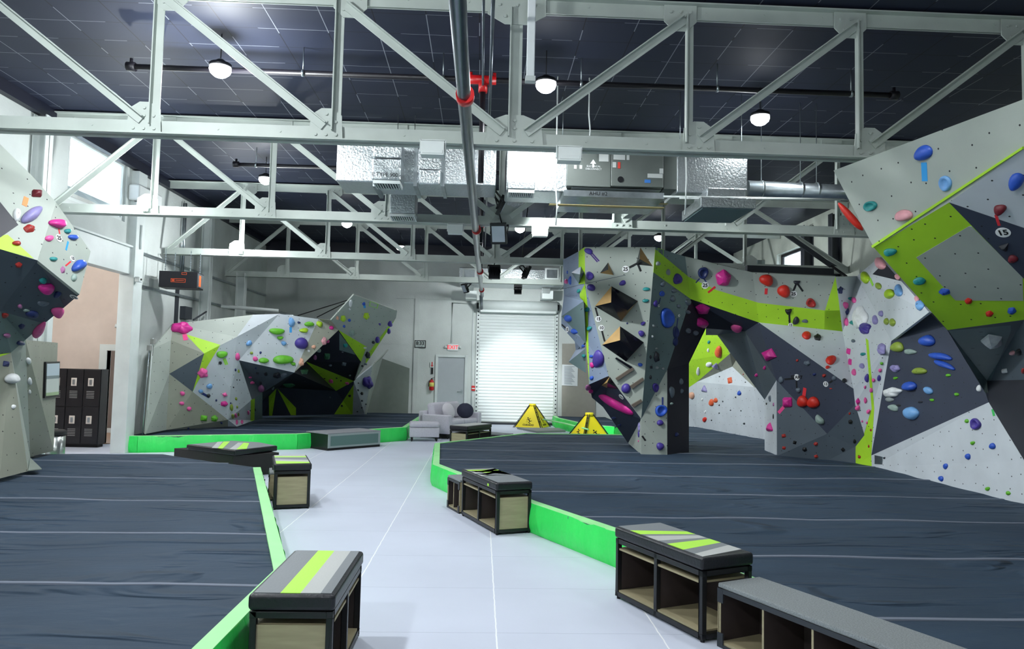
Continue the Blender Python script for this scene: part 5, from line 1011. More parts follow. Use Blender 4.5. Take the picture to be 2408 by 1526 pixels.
def crash_mat(poly, seams, green_edges, label, H=.3):
    """poly counter-clockwise; green_edges = indices of edges that show a vinyl side and a trim strip"""
    e = empty('crash_mat', (0, 0, 0), 0, label, 'crash mat', 'charcoal crash mats')
    bm = B(); prism(bm, poly, .0, H - .02); link('vinyl_side', bm, VINYL, e)
    bm = B(); vs = [bm.verts.new((p_[0], p_[1], H)) for p_ in poly]; bm.faces.new(vs)
    xs = [p_[0] for p_ in poly]; ys = [p_[1] for p_ in poly]
    for ax, lo, hi, st in ((0, min(xs), max(xs), .3), (1, min(ys), max(ys), .16)):
        v_ = lo + st
        while v_ < hi:
            co = (v_, 0, 0) if ax == 0 else (0, v_, 0); no = (1, 0, 0) if ax == 0 else (0, 1, 0)
            bmesh.ops.bisect_plane(bm, geom=bm.verts[:] + bm.edges[:] + bm.faces[:], plane_co=co, plane_no=no); v_ += st
    for v_ in bm.verts: v_.co.z += wrinkle(v_.co.x, v_.co.y)
    ex = [ed for ed in bm.edges if ed.is_boundary]
    r = bmesh.ops.extrude_edge_only(bm, edges=ex)
    for v_ in [g_ for g_ in r['geom'] if isinstance(g_, bmesh.types.BMVert)]: v_.co.z = H - .035
    link('canvas_top', bm, CLOTH, e, smooth=True)
    for y in seams:
        # clip the seam line to the polygon
        xsx = []
        for i in range(len(poly)):
            a, b_ = poly[i], poly[(i + 1) % len(poly)]
            if (a[1] - y) * (b_[1] - y) < 0: xsx.append(a[0] + (b_[0] - a[0]) * (y - a[1]) / (b_[1] - a[1]))
        xsx.sort()
        for xa, xb in zip(xsx[::2], xsx[1::2]):
            bm = B(); n_ = max(2, int((xb - xa) / .15)); prev = None
            for k in range(n_ + 1):
                x = xa + (xb - xa) * k / n_; yy = y + .06 * noise.noise(Vector((x * .9, y, 5))); z = H + wrinkle(x, yy) + .006 + .008 * max(0, noise.noise(Vector((x * 1.3, y, 1))))
                q = [bm.verts.new((x, yy - .02, z)), bm.verts.new((x, yy + .02, z)), bm.verts.new((x, yy + .025, z - .02)), bm.verts.new((x, yy - .025, z - .02))]
                if prev:
                    for m_ in range(4): bm.faces.new((prev[m_], prev[(m_ + 1) % 4], q[(m_ + 1) % 4], q[m_]))
                else: bm.faces.new(q)
                prev = q
            bm.faces.new(prev[::-1]); link('seam_strip', bm, WEB, e)
    inn = inset(poly, .1)
    for i in green_edges:
        a, b_ = poly[i], poly[(i + 1) % len(poly)]; c_, d_ = inn[(i + 1) % len(poly)], inn[i]
        bm = B(); slab(bm, [(a[0], a[1], H + .012), (b_[0], b_[1], H + .012), (c_[0], c_[1], H + .016), (d_[0], d_[1], H + .016)], (0, 0, -.02)); link('trim_strip', bm, VEDGE, e)
        # draped outer skin with ripples
        bm = B(); A_ = Vector((a[0], a[1], 0)); Bq = Vector((b_[0], b_[1], 0)); ln = (Bq - A_).length; dr = (Bq - A_) / ln; ou = Vector((dr.y, -dr.x, 0)); n_ = max(3, int(ln / .07)); grid = []
        for k in range(n_ + 1):
            s_ = ln * k / n_; edge = min(1, min(s_, ln - s_) / .15); rowv = []
            for m_ in range(7):
                z = .004 + (H + .008) * m_ / 6; bul = .028 * math.sin(math.pi * (m_ / 6) ** .7) + .013 * edge * noise.noise(Vector((s_ * 4.5 + m_ * .35, i * 3 + a[0], m_ * .25)))
                rowv.append(bm.verts.new(A_ + dr * s_ + ou * (bul + .002) + Vector((0, 0, z))))
            grid.append(rowv)
        for g0, g1 in zip(grid, grid[1:]):
            for m_ in range(6): bm.faces.new((g0[m_], g1[m_], g1[m_ + 1], g0[m_ + 1]))
        link('vinyl_skin', bm, VINYL, e, smooth=True)
    return e
M1 = [(XL + .02, .8), (-1.32, .8), (-1.30, 5.3), (-3.02, 10.5), (-4.9, 11.8), (XL + .02, 11.65)]
crash_mat(M1, [3.5, 4.98, 6.43, 7.92, 9.4, 10.9], [1, 2], 'near left charcoal crash mat with green vinyl edge before the overhanging wall')
M2 = [(XL + .02, 14.5), (-6.5, 14.5), (-3.75, 15.55), (-1.74, 17.8), (-1.66, YB - .04), (XL + .02, YB - .04)]
crash_mat(M2, [16.4, 17.9, 19.4, 20.9, 22.3], [0, 1, 2, 3], 'left rear charcoal crash mat with bright green front edge')
M3 = [(1.24, 6.66), (1.99, 4.92), (2.55, 3.6), (3.3, 1.2), (XR - .02, 1.2), (XR - .02, 20.6), (4.1, 20.4), (3.3, 16.95), (1.0, 16.8), (-.84, 14.2), (-.68, 11.1), (.54, 8.10)]
crash_mat(M3, [2.95, 4.42, 5.87, 7.38, 8.84, 10.32, 11.8, 13.25, 14.7, 16.2, 17.7, 19.2], [0, 1, 2, 7, 8, 9, 10, 11], 'large right charcoal crash mat with green edge under the arch wall')
M4 = [(2.3, YB - .04), (2.3, 22.4), (2.85, 19.8), (3.5, 19.2), (3.95, 20.6), (3.95, YB - .04)]
crash_mat(M4, [21.5], [0, 1, 2], 'far small crash mat with pale green edge right of roller door')

# ================================================================= BENCHES
PADB = mat('black_pad_vinyl', '12141c', .4, bump=.15, bscale=60); PADG = mat('grey_pad_vinyl', '7c8185', .5, bump=.1, bscale=70); PADL = mat('light_grey_pad_vinyl', 'b9bbb9', .5, bump=.1, bscale=70); PADK = mat('lime_pad_vinyl', 'b4ee4e', .5, bump=.1, bscale=70)
CARPET = mat('grey_carpet', '868c8e', .95, noise=.25, nscale=120, bump=.4, bscale=300)
def frame_local(o, d):
    """o: corner (x, y), d: direction of the length"""
    d = Vector((d[0], d[1], 0)).normalized(); a = math.atan2(d.y, d.x); return a
def pad(parent, x0, x1, y0, y1, z0, z1, stripes):
    """cushion: rounded black pad; stripes = list of polygons in (x, y) with a material"""
    bm = B(); box(bm, x0, x1, y0, y1, z0, z1); o = link('cushion', bm, PADB, parent, bevel=.022, seg=4)
    for p_ in o.data.polygons: p_.use_smooth = False
    by = defaultdict(list)
    for poly, m_ in stripes: by[m_.name].append(poly)
    for nme, polys in by.items():
        bm = B()
        for pl in polys: prism(bm, pl, z1 - .004, z1 + .003)
        link('cushion_stripe', bm, MATS[nme], o)
    return o
def bench(origin, ang, Ln, W, label, stripes, bays=2, Hf=.455, padrect=None, end_panels=(1, 1), pz=(.46, .545), tg=None, back=True):
    """steel frame box seat: local x along the length, local y across; open cubbies face -y ... origin = near corner on the floor"""
    e = empty('storage_bench', (origin[0], origin[1], 0), ang, label, 'bench', 'black framed storage benches')
    bm = B(); q = .035
    for x in (0, Ln - q):
        for y in (0, W - q): box(bm, x, x + q, y, y + q, .02, Hf)
    for z in (.02, Hf - q):
        for y in (0, W - q): box(bm, 0, Ln, y, y + q, z, z + q)
        for x in (0, Ln - q): box(bm, x, x + q, 0, W, z, z + q)
    if bays > 1:
        x = Ln / 2; box(bm, x - q / 2, x + q / 2, 0, q, .02, Hf)
    link('steel_frame', bm, BLACK, e, bevel=.003)
    for x in (.02, Ln - .02):
        for y in (.02, W - .02):
            bm = B(); disc(bm, (x, y, 0), (0, 0, 1), .014, .025, 10); link('foot', bm, BLK2, e)
    zt = Hf - .085
    bm = B(); box(bm, q, Ln - q, .01, W - .01, .055, .068); link('bottom_shelf', bm, PLY, e)
    bm = B(); box(bm, q, Ln - q, .01, W - .01, zt, zt + .014); link('top_shelf', bm, PLY, e)
    if back: bm = B(); box(bm, q, Ln - q, W - .03, W - .016, .068, zt); link('back_panel', bm, PLYD, e)
    for k in range(1, bays + 1 if bays > 2 else bays):
        x = Ln * k / max(bays, 2); 
        if x < Ln - .1: bm = B(); box(bm, x - .007, x + .007, .012, W - .03, .068, zt); link('divider', bm, PLYD, e)
    for sd, x in ((0, .012), (1, Ln - .026)):
        if end_panels[sd]: bm = B(); box(bm, x, x + .014, q, W - q, .055, zt + .014); xi = x + .0142 if sd == 0 else x - .0052; box(bm, xi, xi + .005, q, W - q, .069, zt, 1); link('end_panel', bm, [PLY, PLYD], e)
    pr = padrect or (-.01, Ln + .01, -.01, W + .01); pad(e, *pr, *pz, stripes(pr))
    if tg: bm = B(); box(bm, tg[0], tg[0] + .04, pr[2] - .004, pr[2] + .002, pz[0] + .02, pz[0] + .045); link('brand_tag', bm, PADK, e)
    return e
def lines(ws, axis=0, m_=.025):
    def f(pr):
        x0, x1, y0, y1 = pr[0] + m_, pr[1] - m_, pr[2] + m_, pr[3] - m_; out = []
        for a, b_, mt in ws:
            if axis: out.append(([(x0, y0 + (y1 - y0) * a), (x1, y0 + (y1 - y0) * a), (x1, y0 + (y1 - y0) * b_), (x0, y0 + (y1 - y0) * b_)], mt))
            else: out.append(([(x0 + (x1 - x0) * a[0], y0), (x0 + (x1 - x0) * a[1], y0), (x0 + (x1 - x0) * b_[1], y1), (x0 + (x1 - x0) * b_[0], y1)], mt))
        return out
    return f
# near-left bench: length runs away from the camera, cubbies open to +x (right): local x = +y world, local y = -x world
bench((-.74, 3.98), math.pi / 2, .93, .43, 'nearest storage bench at left with lime and grey striped cushion', lines([(0, .14, PADG), (.14, .40, PADL), (.40, .66, PADK), (.66, 1, PADG)], 1), 2)
# mid-left bench
bench((-2.04, 9.2), math.radians(107), .9, .42, 'storage bench with plywood end beside corner of near left mat', lines([((0, .12), (0, .3), PADK), ((.12, .34), (.3, .5), PADL), ((.34, .66), (.5, .72), PADG), ((.66, .8), (.72, .86), PADK), ((.8, 1), (.86, 1), PADL)], 0), 2)
# centre bench beside the right mat: length direction (-.37, .93); cubbies open towards -x
def bench_left(origin, dvec, Ln, W, *a, **k):
    """length goes from the near corner along dvec; open side faces left: local x reversed"""
    dv = Vector((dvec[0], dvec[1], 0)).normalized(); far = Vector((origin[0], origin[1], 0)) + dv * Ln
    return bench((far.x, far.y), math.atan2(-dv.y, -dv.x), Ln, W, *a, **k)
bench_left((.2, 7.87), (-.38, 1.0), 1.1, .40, 'storage bench with crossed stripe cushion at centre beside the right mat',
  lines([((.0, .08), (.0, .12), PADG), ((.08, .16), (.12, .55), PADK), ((.16, .26), (.2, .3), PADG), ((.26, .36), (.05, .14), PADL), ((.36, .46), (.3, .55), PADG), ((.46, .56), (.18, .28), PADL), ((.56, 1), (.55, 1), PADG)], 0), 2, tg=(.85,))
bench_left((1.47, 4.84), (-.39, .93), 1.02, .42, 'storage bench with fan stripe cushion at right beside the carpeted shelf',
  lines([((0, .16), (0, .34), PADG), ((.16, .30), (.34, .44), PADK), ((.30, .36), (.44, .48), PADG), ((.36, .52), (.48, .56), PADL), ((.52, .62), (.56, .60), PADG), ((.62, .80), (.60, .72), PADK), ((.80, .92), (.72, .80), PADG), ((.92, 1.0), (.80, .93), PADL)], 0), 2, end_panels=(1, 0))
# bench by the sofa
bench((-.25, 15.42), math.radians(59.4), 1.0, .43, 'storage bench with tufted grey cushion in front of the grey sofa', lines([((.0, 1), (.0, 1), PADL)], 0), 2, back=False)
# carpeted shoe shelves
def shelf(origin, dvec, Ln, W, H, bays, label, cap=False):
    dv = Vector((dvec[0], dvec[1], 0)).normalized(); far = Vector((origin[0], origin[1], 0)) + dv * Ln
    e = empty('shoe_shelf', (far.x, far.y, 0), math.atan2(-dv.y, -dv.x), label, 'shelf', 'carpet topped shoe shelves')
    bm = B(); box(bm, 0, Ln, 0, W, H - .03, H); link('carpet_top', bm, CARPET, e, bevel=.008)
    bm = B(); box(bm, .01, Ln - .01, .006, W - .006, H - .048, H - .03); box(bm, .01, Ln - .01, .006, W - .006, .02, .036); link('plywood_decks', bm, PLY, e)
    bm = B(); box(bm, .01, Ln - .01, W - .02, W - .006, .036, H - .048); link('back_panel', bm, PLYD, e)
    for k in range(bays + 1):
        x = .01 + (Ln - .034) * k / bays
        bm = B(); box(bm, x, x + .014, .006, W - .02, .036, H - .048, 1); box(bm, x, x + .014, .003, .006, .036, H - .048, 0); link('divider', bm, [PLY, PLYD], e)
    bm = B(); box(bm, 0, Ln, -.004, .006, H - .06, H - .03); box(bm, 0, Ln, -.004, .006, 0, .02)
    for x in ([0, Ln - .05] + ([Ln / 2 - .02] if bays > 2 else [])): box(bm, x, x + .05, -.005, .005, H - .12, H - .03); box(bm, x, x + .05, -.005, .005, 0, .09)
    link('metal_trim', bm, BLACK if not cap else DARK, e)
    for sd in (0, Ln - .006):
        bm = B(); box(bm, sd, sd + .006, .0, W, .02, H - .03); link('side_panel', bm, PLY, e)
    return e
shelf((2.48, 2.78), (-.415, .91), 2.22, .36, .40, 6, 'long low carpet topped shoe shelf at bottom right against the mat', True)
shelf((-.22, 9.0), (-.38, 1.0), .46, .36, .40, 2, 'small carpet topped shoe shelf behind the centre bench')
shelf((.55, 16.9), (-.8, .6), .7, .4, .26, 3, 'low grey shelf unit right of the bench by the sofa')
shelf((-2.66, 9.66), (-.3, 1.0), .45, .2, .36, 2, 'narrow shelf unit tucked left of the mid-left bench')
# grey platform box and black hexagonal platforms
def platform(pts, z0, z1, name, m_, **k):
    bm = B(); prism(bm, pts, z0, z1); return link(name, bm, m_, **k)
e = empty('platform_box', (-3.0, 15.7, 0), 0, 'grey topped low platform box against the left rear mat', 'platform')
Q = [atZ(x, y, 0) for x, y in ((770, 1060), (893, 1050))]; dv = (Q[1] - Q[0]); q0 = Q[0]; dn = Vector((-dv.y, dv.x, 0)).normalized() * .75
pts = [q0, q0 + dv, q0 + dv + dn, q0 + dn]; loc = Vector((-3.0, 15.7, 0)); L2 = [p_ - loc for p_ in pts]
platform(L2, .0, .05, 'plinth', BLK2, parent=e)
platform([p_ - (p_ - sum(L2, Vector()) / 4) * .0 for p_ in L2], .05, .33, 'box_body', BLACK, parent=e)
platform([p_ + (p_ - sum(L2, Vector()) / 4) * .02 for p_ in L2], .33, .35, 'carpet_top', mat('light_grey_carpet', '8b8d92', .95, noise=.1, nscale=60), parent=e)
GF = mat('grey_frame_trim', '9aa6a6', .5); TEALP = mat('teal_grey_panel', '5f7c78', .6)
dd_ = dv.normalized(); nn = Vector((dd_.y, -dd_.x, 0)); a = L2[0]
def face_box(a, dd_, nn, s0, s1, z0, z1, th, name, m_, par):
    bm = B(); P_ = [a + dd_ * s + nn * .001 for s in (s0, s1)]; slab(bm, [P_[0] + Vector((0, 0, z0)), P_[1] + Vector((0, 0, z0)), P_[1] + Vector((0, 0, z1)), P_[0] + Vector((0, 0, z1))], nn * th); return link(name, bm, m_, par)
ln = dv.length
face_box(a, dd_, nn, 0, ln, .05, .33, .008, 'front_frame', GF, e); face_box(a, dd_, nn, .06, ln - .06, .09, .29, .012, 'front_panel', TEALP, e)
e = empty('platform_box', (-4.1, 12.3, 0), 0, 'black low platform with striped pad behind the near left mat', 'platform')
loc = Vector((-4.1, 12.3, 0)); pp = [atZ(x, y, .33) - loc for x, y in ((410, 1054), (549, 1072), (656, 1064), (545, 1047))]
for v_ in pp: v_.z = 0
platform(pp, 0, .33, 'box_body', mat('black_brown_box', '1b1618', .5), parent=e)
pp2 = [atZ(x, y, .42) - loc for x, y in ((438, 1045), (553, 1059), (653, 1048), (612, 1040), (544, 1036))]
for v_ in pp2: v_.z = 0
cu = platform(pp2, .335, .42, 'cushion', PADB, parent=e, bevel=.02, seg=3)
cen = sum(pp2, Vector()) / len(pp2); sp = [cen + (v_ - cen) * .94 for v_ in pp2]; bm = B(); prism(bm, sp, .418, .423); link('grey_top', bm, PADG, cu)
def pz(x, y, z): q_ = atZ(x, y, z) - loc; return (q_.x, q_.y)
for poly, m_ in (([(498, 1053), (512, 1039), (524, 1038.6), (512, 1053.6)], PADL), ([(512, 1053.6), (526, 1038.5), (541, 1038.3), (524, 1054.5)], PADK), ([(540, 1056), (560, 1041), (572, 1041), (556, 1056.6)], PADL), ([(556, 1056.6), (573, 1041), (586, 1042), (580, 1055)], PADK)):
    bm = B(); prism(bm, [pz(x, y, .424) for x, y in poly], .42, .426); link('pad_stripe', bm, m_, cu)

# ================================================================= SOFA CORNER
SOFA = mat('pale_grey_sofa_fabric', 'd0ced8', .9, noise=.06, nscale=30, bump=.2, bscale=200)
def cush(parent, x0, x1, y0, y1, z0, z1, name, m_=SOFA, bev=.05, rx=0, ry=0):
    cx, cy, cz = (x0 + x1) / 2, (y0 + y1) / 2, (z0 + z1) / 2
    bm = B(); box(bm, x0 - cx, x1 - cx, y0 - cy, y1 - cy, z0 - cz, z1 - cz); o = link(name, bm, m_, parent, bevel=bev, seg=4); o.location = (cx, cy, cz); o.rotation_euler = (rx, ry, 0)
    for p_ in o.data.polygons: p_.use_smooth = True
    return o
# sofa: local x = width (arm to arm), local y = depth (front at -y)
e = empty('sofa', atZ(1062, 1033, 0) + Vector((-.05, .93, 0)), math.radians(63), 'pale grey two-seat sofa in front of the grey exit door', 'sofa')
cush(e, -.72, .72, -.38, .4, .12, .32, 'seat_base', bev=.03)
cush(e, -.88, -.70, -.42, .44, .12, .58, 'armrest', bev=.03); cush(e, .70, .88, -.42, .44, .12, .58, 'armrest', bev=.03)
cush(e, -.88, .88, .3, .46, .12, .66, 'sofa_back', bev=.04)
cush(e, -.7, -.01, -.4, .3, .32, .45, 'seat_cushion'); cush(e, .01, .7, -.4, .3, .32, .45, 'seat_cushion')
cush(e, -.7, -.01, .12, .32, .44, .86, 'back_cushion', bev=.07, rx=-.18); cush(e, .01, .7, .12, .32, .44, .86, 'back_cushion', bev=.07, rx=-.18)
for x in (-.82, .82):
    for y in (-.36, .4): bm = B(); tube(bm, [(x, y, 0), (x, y, .13)], [.018, .028], 8); link('foot', bm, BLK2, e)
bm = B(); box(bm, -.86, .86, -.36, .42, .07, .12); link('base_rail', bm, BLK2, e)
def ball(name, loc, rx, ry, rz_, m_, label, rot=0, tilt=0):
    bm = B(); bmesh.ops.create_uvsphere(bm, u_segments=28, v_segments=16, radius=1)
    for v_ in bm.verts:
        v_.co.z = math.copysign(abs(v_.co.z) ** 1.0, v_.co.z); k_ = 1 + .03 * noise.noise(v_.co * 3); v_.co = Vector((v_.co.x * rx, v_.co.y * ry, v_.co.z * rz_)) * k_
    o = link(name, bm, m_, smooth=True); o.location = loc; o.rotation_euler = (tilt, 0, rot); return tag(o, label, 'pillow')
sm = e.matrix_basis.copy(); sm = Matrix.Translation(e.location) @ Matrix.Rotation(math.radians(63), 4, 'Z')
ball('throw_pillow', sm @ Vector((-.38, -.12, .66)), .24, .11, .21, mat('cream_fleece', 'd9d5dc', .95, bump=.6, bscale=60), 'pale fluffy throw pillow on left end of the sofa', math.radians(63), -.35)
ball('throw_pillow', sm @ Vector((.36, -.2, .64)), .22, .13, .20, mat('navy_velvet', '2c2f45', .8, bump=.3, bscale=40), 'round dark navy throw pillow on right end of the sofa', math.radians(10), -.25)
p_ = atZ(995, 1038, 0)
e = empty('ottoman', (p_.x, p_.y + .22, 0), math.radians(6), 'pale grey square ottoman on dark legs left of the sofa', 'ottoman')
cush(e, -.35, .35, -.24, .24, .1, .32, 'ottoman_base', bev=.02); cush(e, -.355, .355, -.245, .245, .325, .45, 'ottoman_cushion', bev=.05)
for x in (-.29, .29):
    for y in (-.19, .19): bm = B(); tube(bm, [(x, y, 0), (x, y, .11)], [.018, .03], 8); link('leg', bm, BLK2, e)
# ================================================================= SIGNS, SAFETY GEAR
YEL = mat('caution_yellow', 'e6d21c', .5)
def caution(p_, rz, label, hgt=.71):
    e = empty('caution_cone', p_, rz, label, 'caution sign', 'yellow pop-up caution signs')
    h_ = .46; top = .07
    ring = [(-h_, -h_), (h_, -h_), (h_, h_), (-h_, h_)]
    for i in range(4):
        a, b_ = ring[i], ring[(i + 1) % 4]; k = top / h_
        A_ = [Vector((a[0] * .93, a[1] * .93, .02)), Vector((b_[0] * .93, b_[1] * .93, .02)), Vector((b_[0] * k, b_[1] * k, hgt - .05)), Vector((a[0] * k, a[1] * k, hgt - .05))]
        n_ = (A_[1] - A_[0]).cross(A_[3] - A_[0]).normalized(); bm = B()
        mid = (A_[0] + A_[1]) / 2; sd = (A_[1] - A_[0]).normalized(); cut = .035
        slab(bm, [A_[0] + sd * cut, A_[1] - sd * cut, A_[2] - sd * .012, A_[3] + sd * .012], -n_ * .006); pnl = link('fabric_panel', bm, YEL, e)
        up_ = ((A_[3] + A_[2]) / 2 - mid).normalized(); M = Matrix((sd, up_, n_)).transposed().to_4x4()
        M1_ = M.copy(); M1_.translation = mid + up_ * .08 + n_ * .004; text('caution_words', 'CAUTION' if i % 2 else 'CUIDADO', .075, BLK2, e, M1_, .001, .002)
        # slipping figure
        bm = B()
        def pt(x, y): return mid + sd * x + up_ * (y + .15) + n_ * .005
        for (x0, y0), (x1, y1), wd in (((-.02, .12), (.03, .05), .03), ((.03, .05), (.09, .07), .018), ((.03, .05), (.0, .0), .018), ((.0, .0), (.06, -.02), .016), ((-.02, .12), (-.08, .09), .014), ((-.02, .12), (.04, .15), .014), ((-.08, .03), (-.02, .03), .008)):
            bar(bm, pt(x0, y0), pt(x1, y1), .004, wd, up=up_.cross((pt(x1, y1) - pt(x0, y0)).normalized()).cross((pt(x1, y1) - pt(x0, y0)).normalized()))
        disc(bm, pt(-.045, .16) - n_ * .002, n_, .02, .004, 14); link('slipping_figure', bm, BLK2, e)
    for a in ring:
        for s_ in (-1, 1):
            bm = B(); ta = Vector((-a[1], a[0], 0)).normalized() * .022 * s_; bar(bm, Vector((a[0] * .97, a[1] * .97, .0)) + ta * 1.6, Vector((a[0] * top / h_, a[1] * top / h_, hgt - .04)) + ta, .014, .014); link('corner_rib', bm, BLK2, e)
        for f_ in (.3, .5, .7, .88):
            bm = B(); c_ = Vector((a[0] * .97 * (1 - f_) + a[0] * top / h_ * f_, a[1] * .97 * (1 - f_) + a[1] * top / h_ * f_, (hgt - .04) * f_)); ta = Vector((-a[1], a[0], 0)).normalized() * .03; bar(bm, c_ - ta, c_ + ta, .02, .02); link('rib_rung', bm, BLK2, e)
    bm = B(); tube(bm, [(0, 0, hgt - .06), (0, 0, hgt)], [.11, .1], 20); link('top_cap', bm, YEL, e, bevel=.006)
    return e
q_ = atZ(1250, 1003, 0); caution((q_.x, 22.6, 0), math.radians(-22), 'yellow pyramid caution sign in front of the roller door')
q_ = atY(1410, 1020, 19.0); caution((2.72, 18.4, 0), math.radians(24), 'yellow pyramid caution sign behind the right mat')
# floor slab and strap by the roller door
bm = B(); prism(bm, [(atZ(x, y, 0).x, atZ(x, y, 0).y) for x, y in ((1216, 1009), (1262, 1018), (1330, 1016), (1313, 1010))], 0.003, .05); tag(link('folded_mat', bm, mat('grey_rubber_mat', '8d9290', .8)), 'flat grey floor mat lying before the roller door', 'mat')
pipe('strap', [atZ(1278, 986, .35), atZ(1330, 996, .34), atZ(1384, 1010, .34)], .02, VEDGE, 'pale green strap stretched between the two caution signs', 'strap')
t = empty('digital_clock', atY(988, 809, YB - .045), 0, 'black framed digital clock on back wall reading 8:33', 'clock')
bm = B(); box(bm, -.175, .175, -.02, .04, -.12, .12); link('clock_frame', bm, BLACK, t, bevel=.01)
bm = B(); box(bm, -.15, .15, -.026, -.02, -.095, .095); link('clock_screen', bm, mat('lcd_grey', 'aab6b2', .3), t)
text('clock_digits', '8:33', .15, BLK2, t, Matrix.Translation((0, -.028, .02)) @ Matrix.Rotation(math.pi / 2, 4, 'X'), .001, .004)
text('clock_small_digits', '10 11  68', .04, BLK2, t, Matrix.Translation((0, -.028, -.07)) @ Matrix.Rotation(math.pi / 2, 4, 'X'), .001)
def exit_sign(p_, rz, label, w_=.33):
    t = empty('exit_sign', p_, rz, label, 'exit sign', 'lit exit signs')
    bm = B(); box(bm, -w_ / 2, w_ / 2, -.05, 0, -.1, .1); link('sign_box', bm, mat('sign_white_plastic', 'e9ecec', .4), t, bevel=.01)
    text('exit_letters', 'EXIT', .17, mat('exit_red_glow', 'e8303a', .5, emit=.9), t, Matrix.Translation((0, -.053, 0)) @ Matrix.Rotation(math.pi / 2, 4, 'X'), .001, .002)
    for s_ in (-1, 1): bm = B(); tube(bm, [(s_ * (w_ / 2 + .01), -.03, .0), (s_ * (w_ / 2 + .09), -.05, .01)], [.02, .045], 14); link('emergency_lamp', bm, WHITE, t)
    return t
exit_sign(atY(1065, 817, YB), 0, 'lit red EXIT sign with two emergency lamps over the grey door')
exit_sign(atY(303, 768, AY), 0, 'lit red EXIT sign on beige passage wall above the doorway trim')
# extinguisher and signs
p_ = atY(1015, 903, YB - .1); t = empty('fire_extinguisher', p_, 0, 'red fire extinguisher hung on back wall left of the grey door', 'fire extinguisher')
bm = B(); tube(bm, [(0, 0, -.2), (0, 0, -.17), (0, 0, .06), (0, 0, .12), (0, 0, .14)], [.05, .075, .075, .05, .025], 18); link('cylinder', bm, RED, t)
bm = B(); tube(bm, [(0, 0, -.08), (0, 0, .05)], .077, 18); link('instruction_label', bm, mat('yellow_label', 'd9cf6a', .5), t)
bm = B(); box(bm, -.02, .02, -.02, .02, .14, .18); bar(bm, (0, 0, .18), (.09, 0, .22), .02, .012); bar(bm, (0, 0, .16), (.08, 0, .16), .02, .01); tube(bm, [(-.02, 0, .16), (-.08, -.01, .1), (-.09, -.01, -.08)], .011, 8); link('valve_and_hose', bm, BLK2, t)
p_ = atY(1016, 857, YB - .04); bm = B(); W3 = .055; slab(bm, [p_ + Vector(v) for v in ((-.055, 0, -.09), (.055, 0, -.09), (.055, 0, .09), (-.055, 0, .09))], (0, .01, 0)); so = tag(link('extinguisher_sign', bm, WHITE), 'small red arrow sign above the fire extinguisher', 'sign')
bm = B(); slab(bm, [p_ + Vector(v) for v in ((0, -.003, -.08), (.045, -.003, -.02), (.018, -.003, -.02), (.018, -.003, .08), (-.018, -.003, .08), (-.018, -.003, -.02), (-.045, -.003, -.02))], (0, .003, 0)); link('red_arrow', bm, RED, so)
p_ = atY(1016, 872, YB - .04); bm = B(); box(bm, p_.x - .03, p_.x + .03, p_.y, p_.y + .01, p_.z - .1, p_.z + .1); tag(link('vertical_sign', bm, BLK2), 'narrow black vertical sign between red arrow and fire extinguisher', 'sign')
p_ = atY(1113, 913, YB - .05); t = empty('fire_alarm_pull', p_, 0, 'small red fire alarm pull station left of the roller door', 'fire alarm')
bm = B(); box(bm, -.06, .06, 0, .05, -.08, .08); link('alarm_box', bm, RED, t, bevel=.006); bm = B(); box(bm, -.045, .045, -.012, 0, -.02, .01); link('pull_handle', bm, WHITE, t)
# ================================================================= PASSAGE: LOCKERS, BIN, FRAMES
LK = mat('black_locker_enamel', '15161b', .35)
px0 = atY(140, 1040, 15.2).x; px1 = atY(230, 1040, 15.2).x
t = empty('locker', ((px0 + px1) / 2, 15.2, 0), 0, 'black metal locker bank with pale latches in the passage at left', 'locker', None)
wl = px1 - px0; HL_ = 1.56
bm = B(); box(bm, -wl / 2 - .25, wl / 2, .0, .28, .06, HL_); link('locker_body', bm, LK, t)
bm = B(); box(bm, -wl / 2 - .2, wl / 2 - .03, .05, .26, 0, .06); link('plinth', bm, BLK2, t)
cw = .33
for c_ in range(3):
    for r_ in range(2):
        x1_ = wl / 2 - .01 - c_ * cw; x0_ = x1_ - cw + .012; z0_, z1_ = (.08, .80) if r_ == 0 else (.815, HL_ - .01)
        bm = B(); box(bm, x0_, x1_, -.02, 0, z0_, z1_)
        dr = link('locker_door', bm, LK, t, bevel=.004)
        cxx = (x0_ + x1_) / 2 - .02; bm = B(); box(bm, cxx - .055, cxx + .055, -.028, -.02, z1_ - .33, z1_ - .17); link('latch_plate', bm, mat('latch_pale_steel', 'd8cfc6', .35), dr, bevel=.004)
        bm = B(); box(bm, cxx - .02, cxx + .02, -.045, -.028, z1_ - .3, z1_ - .2); link('latch_handle', bm, GALV, dr)
        bm = B()
        for k in range(5): box(bm, cxx - .075, cxx + .075, -.024, -.019, z1_ - .44 - k * .032, z1_ - .43 - k * .032)
        link('vent_louvres', bm, mat('louvre_grey', '9a9a98', .5), dr)
p_ = atX(168, 1060, -7.35); t = empty('trash_bin', (-7.03, 12.6, 0), 0, 'stainless steel trash bin with black lid in the passage opening', 'trash bin')
bm = B(); tube(bm, [(0, 0, 0), (0, 0, .02), (0, 0, .5)], [.17, .19, .19], 28); link('bin_body', bm, mat('brushed_stainless', 'a8adab', .28, 1.0, stretch=(1, 1, 20), noise=.08), t)
bm = B(); tube(bm, [(0, 0, .5), (0, 0, .56), (0, 0, .58)], [.2, .2, .17], 28); link('bin_lid', bm, BLK2, t)
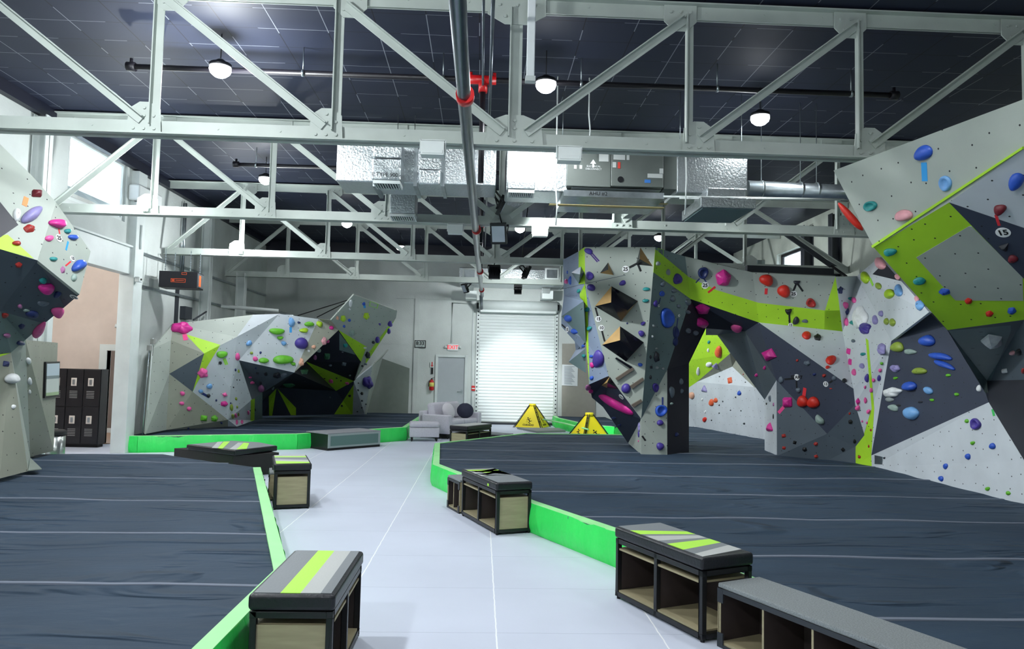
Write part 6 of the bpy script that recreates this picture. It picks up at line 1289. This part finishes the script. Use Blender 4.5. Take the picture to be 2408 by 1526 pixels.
# framed picture on the recessed board
P_, n_, f_ = hit(119, 890); n_ = n_.normalized()
t = empty('framed_picture', P_, 0, 'black framed landscape picture on the recessed board near lockers', 'picture')
cs = [on_plane(x, y, P_, n_) for x, y in ((100, 936), (134, 932), (136, 850), (103, 851))]
bm = B(); slab(bm, [c_ - P_ + n_ * .004 for c_ in cs], n_ * .025); link('picture_frame', bm, BLACK, t)
cen = sum(cs, Vector()) / 4
def pic(f0, f1, m_, nme):
    bm = B(); inn_ = [cen + (c_ - cen) * .9 for c_ in cs]; lo = [inn_[0].lerp(inn_[3], f0), inn_[1].lerp(inn_[2], f0), inn_[1].lerp(inn_[2], f1), inn_[0].lerp(inn_[3], f1)]
    slab(bm, [c_ - P_ + n_ * .03 for c_ in lo], n_ * .003); link(nme, bm, m_, t)
pic(0, .1, mat('picture_green', '9fb78c', .5), 'picture_grass'); pic(.1, .52, mat('picture_pale', 'c6cec8', .5), 'picture_field'); pic(.52, .62, mat('picture_grey', '7c8a8c', .5), 'picture_trees'); pic(.62, 1, mat('picture_sky', 'b9c8d2', .5), 'picture_sky')
# brushes / broom poles hanging by the pilaster
for px, ya, yb, m_, lab in ((360, 795, 1030, WHITE, 'long white pole leaning on the left pilaster'), (352, 810, 1040, GALV, 'long grey pole beside the white pole at the left pilaster')):
    a = atX(px, ya, XL + .3); b_ = atX(px - 18, yb, XL + .3); b_.z = max(b_.z, .32); tt = empty('brush_pole', (XL + .3, b_.y, b_.z), 0, lab, 'brush', 'poles at the pilaster')
    bm = B(); tube(bm, [(0, 0, 0), (0, a.y - b_.y, a.z - b_.z)], .009, 8); link('pole', bm, m_, tt)
    bm = B(); q_ = Vector((0, a.y - b_.y, a.z - b_.z)); box(bm, -.03, .03, q_.y - .05, q_.y + .05, q_.z - .12, q_.z - .02); link('brush_head', bm, mat('brush_grey', '8b8c88', .8), tt)
    bm = B(); tube(bm, [q_ + Vector((0, -.01, -.35)), q_ + Vector((0, 0, -.14))], .014, 8); link('black_grip', bm, BLK2, tt)
t = empty('security_camera', atX(320, 657, XL + .16), 0, 'small white security camera under the header of the passage', 'camera')
bm = B(); box(bm, 0, .09, -.06, .06, -.05, .05); link('camera_body', bm, WHITE, t, bevel=.01); bm = B(); disc(bm, (.09, 0, 0), (1, -.3, 0), .02, .01); link('camera_lens', bm, BLK2, t)

# ================================================================= tidy: empties left at the world origin move to their thing's base
bpy.context.view_layer.update()
for o in list(col.objects):
    if o.type == 'EMPTY' and o.parent is None and o.location.length < 1e-6:
        pts = [Vector(c_) for ch in o.children for c_ in ch.bound_box]
        if not pts: continue
        b0 = Vector([min(q_[i] for q_ in pts) for i in range(3)]); b1 = Vector([max(q_[i] for q_ in pts) for i in range(3)])
        base = Vector(((b0.x + b1.x) / 2, (b0.y + b1.y) / 2, b0.z)); o.location = base
        for ch in o.children: ch.location = ch.location - base
